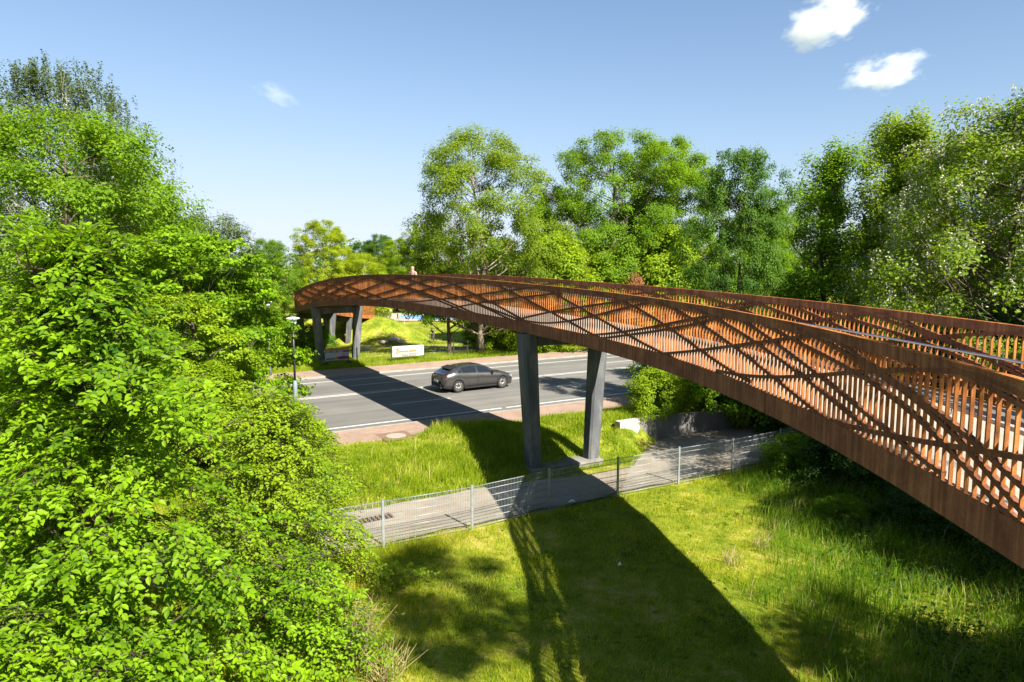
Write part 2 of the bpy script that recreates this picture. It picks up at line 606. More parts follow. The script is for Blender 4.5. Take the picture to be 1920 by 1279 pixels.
def mat_pavers(name, a, b, mortar, sx=4.6):
    m, nn, ll, p = nodes(name)
    g = nn.new("ShaderNodeNewGeometry")
    vr = nn.new("ShaderNodeVectorRotate")
    vr.rotation_type = 'Z_AXIS'
    vr.inputs["Angle"].default_value = -(math.pi / 2 - RA)
    ll.new(g.outputs["Position"], vr.inputs[0])
    br = nn.new("ShaderNodeTexBrick")
    br.inputs["Scale"].default_value = sx
    br.inputs["Mortar Size"].default_value = 0.018
    br.inputs["Color1"].default_value = (*a, 1)
    br.inputs["Color2"].default_value = (*b, 1)
    br.inputs["Mortar"].default_value = (*mortar, 1)
    ll.new(vr.outputs[0], br.inputs["Vector"])
    n = noise(nn, ll, coords(nn, ll, (1, 1, 1), "World"), 0.9, 6, 0.7)
    rr = ramp(nn, [(0.3, (0.72, 0.74, 0.76)), (0.7, (1.2, 1.17, 1.12))])
    ll.new(n, rr.inputs[0])
    ll.new(mixc(nn, ll, 1.0, br.outputs[0], rr.outputs[0], 'MULTIPLY'), p.inputs["Base Color"])
    p.inputs["Roughness"].default_value = 0.9
    return m


M['asphalt'] = mat_asphalt()
M['pavers'] = mat_pavers('reddish_pavers', (0.225, 0.145, 0.108), (0.275, 0.190, 0.146), (0.22, 0.18, 0.145))
M['path'] = mat_noise('path_concrete', [(0.25, (0.165, 0.141, 0.112)), (0.5, (0.225, 0.195, 0.156)), (0.75, (0.29, 0.254, 0.206))], 0.9, 0.92, fine=(38, 0.2), detail=8)
M['kerb'] = mat_noise('kerb_stone', [(0.3, (0.19, 0.18, 0.165)), (0.7, (0.28, 0.265, 0.245))], 2, 0.9, fine=(40, 0.15))
M['sand'] = mat_noise('pale_sand', [(0.3, (0.30, 0.24, 0.17)), (0.7, (0.45, 0.38, 0.29))], 0.8, 0.95, fine=(20, 0.15))

rr_ = [-260, -120, -60, -30, -10, 0, 10, 20, 30, 45, 60, 90, 140, 260]
road = tag(strip("road", rr_, 26.85, 40.95, 0.0, M['asphalt']), "four lane asphalt road with white lines", kind='structure')


def slab(name, n0, n1, ztop, mat, label):
    mb = MB()
    P = [XY(-260, n0), XY(260, n0), XY(260, n1), XY(-260, n1)]
    mb.prism([(x, y, -0.12) for x, y in P], [(x, y, ztop) for x, y in P])
    return tag(mb.build(name, mat), label, kind='structure')


slab("kerb", 26.70, 26.849, 0.10, M['kerb'], "pale kerb stones on the near road edge")
slab("kerb", 40.951, 41.09, 0.10, M['kerb'], "pale kerb stones on the far road edge")
slab("pavement", 24.7, 26.699, 0.095, M['pavers'], "reddish paved footway on the near side of the road")
slab("pavement", 41.091, 43.55, 0.095, M['pavers'], "reddish paved footway on the far side of the road")


def marking(r0, r1, n, w):
    mb = MB()
    k = max(1, int((r1 - r0) / 20))
    for i in range(k):
        a, b = r0 + (r1 - r0) * i / k, r0 + (r1 - r0) * (i + 1) / k
        P = [XY(a, n - w / 2), XY(b, n - w / 2), XY(b, n + w / 2), XY(a, n + w / 2)]
        mb.add([(x, y, 0.004) for x, y in P], [(0, 1, 2, 3)])
    return mb.build("lane_marking", M['white_paint'], road)


marking(-200, 15.9, 27.75, 0.16)
marking(16.15, 200, 27.75, 0.16)
marking(-200, 200, 39.5, 0.13)
marking(-200, 200, 34.72, 0.12)
marking(-200, 200, 35.02, 0.12)
for k in range(-6, 10):
    marking(11.7 + 9 * k, 14.9 + 9 * k, 31.25, 0.11)
    marking(11.6 + 9 * k, 14.8 + 9 * k, 37.4, 0.11)

# the lower footpath behind the mesh fence, widening towards the wall
PF = ([-60, -10, 6, 10, 13, 14.5, 16, 17.3, 18.6, 40, 70], [18.75, 18.75, 18.95, 18.95, 18.5, 18.2, 18.4, 19.3, 20.7, 20.7, 20.7])
pr = list(np.concatenate([[-60, -30], np.arange(-12, 45, 0.5), [55, 70]]))
path = strip("footpath", pr, lambda r: 16.32 + 0.05 * math.sin(r * 1.9) + 0.04 * math.sin(r * 4.3),
             lambda r: float(np.interp(r, *PF)) + 0.05 * math.sin(r * 2.7), -0.415, M['path'], 6)
tag(path, "pale concrete footpath below the road bank", kind='structure')

# park path, pump track and sand beyond the road, laid on the terrain
strip_specs = [
    ("pump_track", np.arange(21.5, 27.5, 0.5), 48.9, 51.3, M['asphalt'], "dark asphalt pump track beyond the far fence"),
    ("sand_patch", np.arange(21.0, 28.0, 0.5), 47.3, 48.85, M['sand'], "bare sandy strip in front of the pump track"),
    ("sand_patch", np.arange(24.5, 31.0, 0.5), 60.5, 62.0, M['sand'], "worn sandy patch on the park slope"),
    ("sand_patch", np.arange(27.0, 31.0, 0.5), 56.5, 57.6, M['sand'], "small worn patch low on the park slope"),
]
M['track'] = mat_noise('track_asphalt', [(0.3, (0.06, 0.062, 0.066)), (0.7, (0.10, 0.10, 0.105))], 1.5, 0.9, fine=(30, 0.2))
for nm, rl, a, b, mt, lb in strip_specs:
    w = (b - a) / 2
    c = (a + b) / 2
    r0, r1 = rl[0], rl[-1]
    half = lambda r, w=w, r0=r0, r1=r1: w * max(0.02, math.sqrt(max(0, 1 - abs((r - (r0 + r1) / 2) / ((r1 - r0) / 2 + .01)) ** 4))) * (1 + 0.12 * math.sin(r * 2.3))
    o = strip(nm, rl, lambda r: c - half(r), lambda r: c + half(r), 0, M['track'] if nm == "pump_track" else mt, 8, follow=0.035)
    tag(o, lb, kind='structure')

# ------------------------------------------------------------------ the footbridge
CTRL = [(2.1,-9.0,4.95),(3.1,-6.0,5.1),(3.85,-3.0,5.25),(4.35,0.0,5.4),(4.55,3.0,5.55),(4.576,5.938,5.681),(4.583,6.286,5.697),(4.59,6.691,5.716),(4.675,7.724,5.714),(4.68,8.616,5.743),(4.665,9.819,5.762),(4.486,11.075,5.819),(4.362,12.58,5.834),(3.99,14.214,5.896),(3.647,16.016,5.912),(3.152,17.474,5.957),(2.529,18.993,6.007),(1.761,20.454,6.062),(0.873,22.318,6.095),(0.0,23.863,6.146),(-0.998,25.55,6.194),(-2.156,27.615,6.245),(-3.771,30.211,6.306),(-5.2,32.691,6.321),(-6.553,35.025,6.304),(-7.702,36.591,6.263),(-9.105,38.93,6.172),(-10.235,41.025,6.069),(-11.453,43.197,5.926),(-12.847,45.752,5.722),(-13.545,46.925,5.602),(-14.486,48.853,5.416),(-15.349,50.421,5.21),(-16.527,53.182,4.928),(-17.6,55.8,4.72),(-19.1,59.5,4.4),(-19.95,64.0,3.9),(-19.75,68.0,3.45),(-18.9,72.0,3.0),(-17.6,75.3,2.7)]

BANDS = [
    [(22.82,0.057),(23.6,0.137),(24.38,0.224),(25.15,0.317),(25.93,0.412),(26.71,0.506),(27.48,0.597),(28.26,0.681),(29.04,0.757)],
    [(22.63,0.066),(23.41,0.175),(24.18,0.276),(24.96,0.37),(25.73,0.459),(26.51,0.547),(27.29,0.634),(28.06,0.724),(28.84,0.817)],
    [(19.51,0.06),(20.27,0.149),(21.04,0.241),(21.8,0.335),(22.57,0.429),(23.33,0.523),(24.09,0.614),(24.86,0.701),(25.62,0.784)],
    [(16.4,0.054),(17.16,0.128),(17.91,0.218),(18.67,0.318),(19.42,0.421),(20.18,0.52),(20.94,0.609),(21.69,0.681),(22.45,0.73)],
    [(15.36,0.418),(15.75,0.464),(16.14,0.511),(16.54,0.556),(16.93,0.6),(17.32,0.641),(17.71,0.68),(18.11,0.714),(18.5,0.743)],
    [(25.17,0.771),(25.99,0.725),(26.82,0.66),(27.64,0.579),(28.46,0.485),(29.28,0.383),(30.11,0.276),(30.93,0.169),(31.75,0.064)],
    [(28.44,0.805),(29.33,0.722),(30.21,0.63),(31.1,0.532),(31.98,0.431),(32.87,0.331),(33.76,0.233),(34.64,0.142),(35.53,0.059)],
    [(22.09,0.71),(22.88,0.648),(23.68,0.563),(24.47,0.464),(25.27,0.359),(26.06,0.257),(26.85,0.166),(27.65,0.095),(28.44,0.051)],
    [(18.77,0.814),(19.59,0.734),(20.41,0.64),(21.22,0.537),(22.04,0.43),(22.86,0.324),(23.67,0.226),(24.49,0.14),(25.31,0.072)],
    [(18.49,0.645),(19.15,0.564),(19.81,0.483),(20.47,0.402),(21.12,0.323),(21.78,0.248),(22.44,0.177),(23.1,0.111),(23.76,0.052)],
    [(16.95,0.703),(17.57,0.638),(18.2,0.566),(18.82,0.489),(19.44,0.408),(20.06,0.325),(20.68,0.242),(21.31,0.162),(21.93,0.085)],
    [(15.56,0.746),(16.3,0.565),(17.04,0.432),(17.78,0.338),(18.52,0.27),(19.25,0.219),(19.99,0.172),(20.73,0.119),(21.47,0.048)],
    [(15.36,0.688),(15.89,0.542),(16.41,0.428),(16.94,0.341),(17.47,0.273),(18.0,0.218),(18.52,0.169),(19.05,0.12),(19.58,0.065)],
    [(15.36,0.561),(15.79,0.476),(16.22,0.406),(16.65,0.348),(17.09,0.296),(17.52,0.248),(17.95,0.199),(18.38,0.144),(18.81,0.08)],
    [(15.36,0.138),(15.43,0.133),(15.49,0.127),(15.56,0.12),(15.63,0.112),(15.7,0.102),(15.77,0.092),(15.83,0.08),(15.9,0.067)],
    [(60.51,0.766),(61.57,0.696),(62.64,0.623),(63.7,0.548),(64.77,0.472),(65.83,0.392),(66.89,0.311),(67.96,0.228),(69.02,0.142)],
    [(59.33,0.782),(60.54,0.703),(61.75,0.619),(62.96,0.53),(64.17,0.437),(65.39,0.34),(66.6,0.239),(67.81,0.133),(69.02,0.022)],
    [(56.41,0.753),(57.55,0.691),(58.69,0.622),(59.82,0.545),(60.96,0.46),(62.1,0.368),(63.23,0.268),(64.37,0.161),(65.51,0.046)],
    [(53.59,0.761),(54.75,0.69),(55.92,0.615),(57.08,0.536),(58.24,0.452),(59.4,0.364),(60.56,0.272),(61.73,0.176),(62.89,0.076)],
    [(49.97,0.699),(51.21,0.621),(52.45,0.537),(53.7,0.448),(54.94,0.358),(56.18,0.27),(57.42,0.187),(58.67,0.112),(59.91,0.048)],
    [(46.52,0.781),(47.6,0.69),(48.69,0.606),(49.77,0.53),(50.86,0.457),(51.94,0.386),(53.02,0.316),(54.11,0.243),(55.19,0.165)],
    [(37.92,0.791),(39.27,0.691),(40.63,0.598),(41.98,0.511),(43.34,0.428),(44.7,0.346),(46.05,0.264),(47.41,0.178),(48.76,0.089)],
    [(37.39,0.769),(38.75,0.661),(40.12,0.566),(41.48,0.479),(42.84,0.398),(44.2,0.319),(45.56,0.237),(46.93,0.15),(48.29,0.052)],
    [(33.31,0.772),(34.76,0.678),(36.21,0.585),(37.66,0.493),(39.12,0.402),(40.57,0.311),(42.02,0.22),(43.47,0.13),(44.92,0.04)],
    [(33.49,0.725),(34.3,0.625),(35.12,0.531),(35.93,0.444),(36.75,0.361),(37.56,0.282),(38.37,0.207),(39.19,0.134),(40.0,0.062)],
    [(50.21,0.054),(51.94,0.05),(53.68,0.086),(55.41,0.155),(57.14,0.25),(58.88,0.362),(60.61,0.485),(62.35,0.61),(64.08,0.731)],
    [(51.53,0.088),(52.9,0.13),(54.28,0.186),(55.65,0.254),(57.03,0.336),(58.4,0.431),(59.77,0.539),(61.15,0.66),(62.52,0.794)],
    [(48.68,0.086),(50.24,0.154),(51.8,0.237),(53.35,0.329),(54.91,0.425),(56.47,0.519),(58.02,0.608),(59.58,0.684),(61.14,0.744)],
    [(52.73,0.291),(53.52,0.363),(54.31,0.433),(55.1,0.5),(55.89,0.565),(56.68,0.628),(57.47,0.688),(58.26,0.746),(59.05,0.801)],
    [(43.63,0.067),(44.85,0.108),(46.06,0.177),(47.28,0.267),(48.5,0.367),(49.72,0.471),(50.94,0.57),(52.15,0.654),(53.37,0.717)],
    [(40.78,0.07),(41.99,0.151),(43.2,0.244),(44.41,0.344),(45.62,0.446),(46.83,0.544),(48.04,0.633),(49.25,0.708),(50.46,0.764)],
    [(36.88,0.046),(38.2,0.128),(39.51,0.216),(40.83,0.309),(42.14,0.404),(43.45,0.5),(44.77,0.595),(46.09,0.687),(47.4,0.775)],
    [(32.86,0.073),(34.32,0.172),(35.77,0.275),(37.23,0.38),(38.69,0.482),(40.15,0.579),(41.61,0.666),(43.06,0.74),(44.52,0.797)],
    [(31.27,0.131),(32.31,0.202),(33.35,0.277),(34.39,0.355),(35.44,0.437),(36.48,0.523),(37.52,0.613),(38.56,0.707),(39.6,0.806)],
    [(26.7,0.026),(27.53,0.107),(28.36,0.184),(29.2,0.26),(30.03,0.338),(30.86,0.42),(31.7,0.508),(32.53,0.604),(33.36,0.712)],
    [(26.52,0.104),(27.35,0.203),(28.17,0.313),(29.0,0.426),(29.83,0.533),(30.65,0.627),(31.48,0.7),(32.3,0.743),(33.13,0.75)],
    [(34.53,0.76),(35.84,0.641),(37.15,0.539),(38.46,0.448),(39.77,0.366),(41.07,0.289),(42.38,0.214),(43.69,0.138),(45.0,0.056)],
]

RAILH, WID = 1.66, 3.2


def smooth_ctrl(C, ds=0.1, sig=1.6):
    C = np.array(C)
    d = np.r_[0, np.cumsum(np.linalg.norm(np.diff(C[:, :2], axis=0), axis=1))]
    s = np.arange(0, d[-1], ds)
    Q = np.stack([np.interp(s, d, C[:, i]) for i in range(3)], 1)
    k = np.arange(-60, 61) * ds
    w = np.exp(-k ** 2 / 2 / sig ** 2)
    w /= w.sum()
    a = 2 * Q[0] - Q[1:61][::-1]
    b = 2 * Q[-1] - Q[-61:-1][::-1]
    R_ = np.concatenate([a, Q, b])
    return np.stack([np.convolve(R_[:, i], w, 'valid') for i in range(3)], 1)


BQ = smooth_ctrl(CTRL)
BS = np.arange(len(BQ)) * 0.1
BT = np.gradient(BQ[:, :2], axis=0)
BT /= np.linalg.norm(BT, axis=1)[:, None]
SEND = float(BS[-1])


def bp(s, off=0.0, dz=0.0):
    """point on the bridge: s along the outer rail, off to the right of it, dz from the rail top"""
    x, y, z = (np.interp(s, BS, BQ[:, i]) for i in range(3))
    tx, ty = np.interp(s, BS, BT[:, 0]), np.interp(s, BS, BT[:, 1])
    l = math.hypot(tx, ty)
    off = off * (1 + 0.17 * (1 - float(ss(12, 22, s)))) if off > 1 else off
    return (x + off * ty / l, y - off * tx / l, z + dz)


def bhead(s):
    return math.atan2(np.interp(s, BS, BT[:, 0]), np.interp(s, BS, BT[:, 1]))


def sweep(prof, s0, s1, step=0.3, name="sweep", mat=None, parent=None, dzf=None):
    """closed profile [(off, dz)...] carried along the bridge"""
    n = len(prof)
    ss_ = np.linspace(s0, s1, max(2, int((s1 - s0) / step) + 1))
    V = []
    for s in ss_:
        for o, d in prof:
            V.append(bp(s, o, d if dzf is None else dzf(s, d)))
    mb = MB()
    fs = [(i * n + k, i * n + (k + 1) % n, (i + 1) * n + (k + 1) % n, (i + 1) * n + k)
          for i in range(len(ss_) - 1) for k in range(n)]
    fs += [tuple(range(n))[::-1], tuple((len(ss_) - 1) * n + k for k in range(n))]
    mb.add(V, fs)
    return mb.build(name, mat, parent)


bx, by, _ = bp(33.2, WID / 2)
bridge = empty("footbridge", (bx, by, gz(bx, by)), "curved rust brown steel footbridge on dark splayed pillars crossing the road", "footbridge")
S0, S1 = 0.2, SEND - 0.2
rect = lambda a, b, c, d: [(a, c), (b, c), (b, d), (a, d)]
sweep(rect(0.075, WID - 0.075, -1.37, -1.29), S0, S1, 0.4, "deck", M['deck'], bridge)
M['girder'] = mat_noise('girder_dark_steel', [(0.3, (0.045, 0.035, 0.03)), (0.7, (0.09, 0.062, 0.048))], 2, 0.8)
sweep(rect(0.24, WID - 0.24, -1.625, -1.372), S0, S1, 0.4, "girder", M['girder'], bridge)

slat_mesh = {}


def slat_box(me_key="slat"):
    mb = MB()
    mb.box((0, 0.020, -0.66), (0.021, 0.040, 1.26))
    o = mb.build("slat", M['corten'])
    me = o.data
    bpy.data.objects.remove(o)
    return me


SLAT = slat_box()
SLAT_S = np.arange(0.6, SEND - 0.4, 0.13)
cand = [(math.hypot(*bp(s)[:2]), 0, s) for s in SLAT_S if s > 13.6] + [(math.hypot(*bp(s, WID)[:2]), 1, s) for s in SLAT_S if s > 18.2]
cand.sort()
chosen = {(k, round(s, 3)) for _, k, s in cand[:296]}


def railing(kind):
    off0 = 0.0 if kind == 0 else WID
    sg = 1 if kind == 0 else -1
    P = lambda a, b, c, d: [(off0 + sg * a, c), (off0 + sg * b, c), (off0 + sg * b, d), (off0 + sg * a, d)]
    rail = sweep(P(-0.004, 0.052, -0.145, -0.001), S0, S1, 0.3, "railing", M['corten_shaded'], bridge)
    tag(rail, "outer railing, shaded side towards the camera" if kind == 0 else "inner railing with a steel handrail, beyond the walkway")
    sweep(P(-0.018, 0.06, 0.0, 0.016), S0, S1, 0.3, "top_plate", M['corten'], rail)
    sweep(P(-0.006, 0.016, -1.66, -1.283), S0, S1, 0.3, "fascia_plate", M['corten_shaded'] if kind == 0 else M['corten'], rail)  # inner fascia takes the sunlit tone, outer one the shaded tone
    sweep(P(0.017, 0.236, -1.66, -1.64), S0, S1, 0.4, "bottom_flange", M['corten_shaded'], rail)
    # fine vertical butt joints between the plates
    for s in np.arange(3.0, SEND - 1, 6.0):
        mb = MB()
        a, b = bp(s, off0 - sg * 0.009, -1.655), bp(s, off0 - sg * 0.009, -1.285)
        mb.tube([a, b], 0.007, 5)
        mb.build("plate_joint", M['corten_shaded'], rail)
    # slats
    V, F = [], []
    base = np.array([v.co[:] for v in SLAT.vertices])
    fq = np.array([p.vertices[:] for p in SLAT.polygons])
    for s in SLAT_S:
        x, y, z = bp(s, off0)
        h = bhead(s)
        ang = -h - math.pi / 2 if kind == 0 else -h + math.pi / 2
        # local +y (depth) must point to the walkway
        ang = -h - math.pi / 2
        dirx, diry = math.cos(h) * sg, -math.sin(h) * sg
        ang = math.atan2(diry, dirx) - math.pi / 2
        if (kind, round(s, 3)) in chosen:
            o = bpy.data.objects.new("slat", SLAT)
            COL.objects.link(o)
            o.location = (x, y, z)
            o.rotation_euler = (0, 0, ang)
            adopt(o, rail)
        else:
            c, sn = math.cos(ang), math.sin(ang)
            W = np.stack([base[:, 0] * c - base[:, 1] * sn + x, base[:, 0] * sn + base[:, 1] * c + y, base[:, 2] + z], 1)
            F.append(fq + len(V) * 8)
            V.append(W)
    tag(link("slat_row", np_mesh("slat_row", np.concatenate(V), np.concatenate(F)), M['corten'], rail), kind='stuff')
    # curved bands woven over the slats
    sets = [(b, 0.0) for b in BANDS]
    if kind == 0:
        for sh in (-8.2, -16.3):
            sets += [(b, sh) for b in BANDS[5:15] + BANDS[2:5] if b[-1][0] + sh < 15.6]
    else:
        sets = [(b, 3.1) for b in BANDS] + [(b, -7.5) for b in BANDS[5:15] + BANDS[2:5] if b[-1][0] - 7.5 < 18.5]
    sets += [([(s + 0.0, t) for s, t in BANDS[15 + k]], 9.0 + 8.5 * j) for k in range(0, 5) for j in range(0, 3) if BANDS[15 + k][-1][0] + 9.0 + 8.5 * j < SEND - 0.5 and BANDS[15 + k][0][0] + 9 + 8.5 * j > 66]
    sets += [([(s + 0.0, t) for s, t in BANDS[26 + k]], 8.0 + 8.5 * j) for k in range(0, 4) for j in range(0, 3) if BANDS[26 + k][-1][0] + 8.0 + 8.5 * j < SEND - 0.5 and BANDS[26 + k][0][0] + 8 + 8.5 * j > 64]
    for i, (b, sh) in enumerate(sets):
        sv = np.array([p[0] for p in b]) + sh
        tv = np.array([p[1] for p in b])
        if sv[0] < S0 + 0.2 or sv[-1] > S1 - 0.2:
            continue
        # carry both ends on into the solid plates
        if len(sv) > 3:
            e0 = (tv[1] - tv[0]) / (sv[1] - sv[0])
            e1 = (tv[-1] - tv[-2]) / (sv[-1] - sv[-2])
            sv = np.r_[sv[0] - 0.5, sv, sv[-1] + 0.5]
            tv = np.r_[tv[0] - 0.5 * e0 * 0.8, tv, tv[-1] + 0.5 * e1 * 0.8]
        fs_ = np.linspace(sv[0], sv[-1], max(8, int((sv[-1] - sv[0]) / 0.22)))
        ft = np.clip(np.interp(fs_, sv, tv), 0.035, 0.80)
        ker = np.array([1, 2, 3, 2, 1]) / 9
        ft = np.convolve(np.pad(ft, 2, 'edge'), ker, 'valid')
        eps = 0.0006 * (i % 5)
        V = []
        wd = 0.029
        for j in range(len(fs_)):
            ds_ = fs_[min(j + 1, len(fs_) - 1)] - fs_[max(j - 1, 0)]
            dt = -(ft[min(j + 1, len(fs_) - 1)] - ft[max(j - 1, 0)]) * RAILH
            l = math.hypot(ds_, dt)
            ns, nz = -dt / l, ds_ / l
            for o_, k_ in ((-0.003 - eps, -1), (0.051 + eps, -1), (0.051 + eps, 1), (-0.003 - eps, 1)):
                V.append(bp(fs_[j] + ns * wd * k_, off0 + sg * o_, -ft[j] * RAILH + nz * wd * k_))
        mb = MB()
        n = 4
        fcs = [(a * n + k, a * n + (k + 1) % n, (a + 1) * n + (k + 1) % n, (a + 1) * n + k) for a in range(len(fs_) - 1) for k in range(n)]
        fcs += [(3, 2, 1, 0), tuple((len(fs_) - 1) * n + k for k in range(4))]
        mb.add(V, fcs)
        mb.build("lattice_band", M['corten_band'], rail)
    # handrail
    pts = [bp(s, off0 + sg * 0.15, -0.52) for s in np.arange(S0 + 0.3, S1, 0.4)]
    mb = MB()
    mb.tube(pts, 0.024, 8)
    mb.build("handrail", M['steel'], rail)
    mb = MB()
    for s in np.arange(1.0, SEND - 1, 1.56):
        mb.tube([bp(s, off0 + sg * 0.05, -0.60), bp(s, off0 + sg * 0.15, -0.60), bp(s, off0 + sg * 0.15, -0.545)], 0.009, 5)
    tag(mb.build("handrail_bracket", M['steel'], rail), kind='stuff')


railing(0)
railing(1)


def pillar(s, zl, zr, b_top=1.5, b_base=1.2, wt=0.56, wb=0.46, beam=0.42, foot=True, lab=None):
    cx, cy, cz = bp(s, WID / 2, -1.665)
    h = bhead(s)
    R_ = np.array([math.cos(h), -math.sin(h)])
    T_ = np.array([math.sin(h), math.cos(h)])
    ztop = cz - 0.02
    root = None
    for sgn, zb in ((-1, zl), (1, zr)):
        mb = MB()

        def ring(off, z, w, d):
            o = np.array([cx, cy]) + R_ * off * sgn
            c = 0.07
            P = []
            for a, b in ((-w, -d + c), (-w + c, -d), (w - c, -d), (w, -d + c), (w, d - c), (w - c, d), (-w + c, d), (-w, d - c)):
                q_ = o + R_ * a + T_ * b
                P.append((q_[0], q_[1], z))
            return P
        lo = ring(b_base, zb - 0.3, wb / 2, wb / 2 * 1.05)
        hi = ring(b_top, ztop, wt / 2, wt / 2 * 1.05)
        mb.prism(lo, hi)
        mb.build("pillar_leg", M['pillar'], bridge)
    mb = MB()
    L = 2 * b_top - wt - 0.02
    mb.box((cx, cy, ztop - beam / 2 - 0.003), (L, wt * 0.86, beam), rz=-h)
    mb.build("crossbeam", M['pillar'], bridge)
    for sgn in (-1, 1):
        mb = MB()
        o = np.array([cx, cy]) + R_ * b_top * sgn * 0.9
        mb.box((o[0], o[1], ztop + 0.02), (0.4, 0.4, 0.07), rz=-h)
        mb.build("bearing", M['dark_metal'], bridge)
    if foot:
        mb = MB()
        zf = (zl + zr) / 2
        mb.box((cx, cy, zf - 0.29), (2 * b_base + 0.62, 0.78, 0.6), rz=-h)
        mb.build("footing", M['concrete'], bridge)


pillar(33.2, -0.30, -0.22)
pillar(61.4, 0.05, 0.05)
pillar(78.0, -1.1, -1.05)
pillar(85.0, -1.2, -1.2, b_top=1.3, b_base=1.0, wt=0.5, wb=0.42)
pillar(4.0, -0.5, -0.5)
# abutment at the park end
cx, cy, cz = bp(SEND - 0.5, WID / 2, -1.68)
mb = MB()
mb.box((cx, cy, cz - 1.3), (3.6, 1.2, 2.6), rz=-bhead(SEND - 0.5))
mb.build("abutment", M['concrete'], bridge)

# ------------------------------------------------------------------ vegetation
def unit(v):
    return v / np.maximum(np.linalg.norm(v, axis=1, keepdims=True), 1e-9)


def leaves(P, N, D, L, W, fold=0.25, six=False):
    """leaf blades as arrays. P base, N normal, D direction, L length, W half width"""
    n = len(P)
    D = unit(D - N * np.sum(D * N, 1, keepdims=True))
    S = np.cross(N, D)
    L = L[:, None]
    W = W[:, None]
    up = N * W * fold
    if not six:
        V = np.stack([P, P + D * L * 0.45 + S * W + up, P + D * L, P + D * L * 0.45 - S * W + up], 1)
        b = np.arange(n)[:, None] * 4
        T = np.concatenate([b + [0, 2, 1], b + [0, 3, 2]], 0)
        return V.reshape(-1, 3), None, T
    dr = -N * L * 0.10
    V = np.stack([P, P + D * L * 0.28 + S * W * 0.85 + up, P + D * L * 0.62 + S * W * 0.80 + up + dr * .4, P + D * L + dr,
                  P + D * L * 0.62 - S * W * 0.80 + up + dr * .4, P + D * L * 0.28 - S * W * 0.85 + up], 1)
    b = np.arange(n)[:, None] * 6
    Q = np.concatenate([b + [0, 3, 2, 1], b + [0, 5, 4, 3]], 0)
    return V.reshape(-1, 3), Q, None


def rnd_dirs(rng, n):
    v = rng.normal(size=(n, 3))
    return unit(v)


PROF = {
    'round': lambda u: np.sqrt(np.clip(1 - ((u - 0.45) / 0.58) ** 2, 0.02, 1)),
    'cone': lambda u: np.clip((1 - u) ** 0.75 * (0.35 + 0.65 * ss(0, 0.15, u)), 0.04, 1),
    'egg': lambda u: np.clip(np.sqrt(np.clip(1 - ((u - 0.33) / 0.7) ** 2, 0.0, 1)), 0.06, 1),
    'column': lambda u: np.clip(0.9 - 0.72 * ss(0.35, 1, u), 0.1, 1) * (0.6 + 0.4 * ss(0, 0.12, u)),
    'spire': lambda u: np.clip((1.02 - u) ** 0.62 * (0.75 + 0.25 * ss(0, 0.2, u)), 0.05, 1),
    'dome': lambda u: np.sqrt(np.clip(1 - (u / 1.02) ** 2, 0.02, 1)),
}


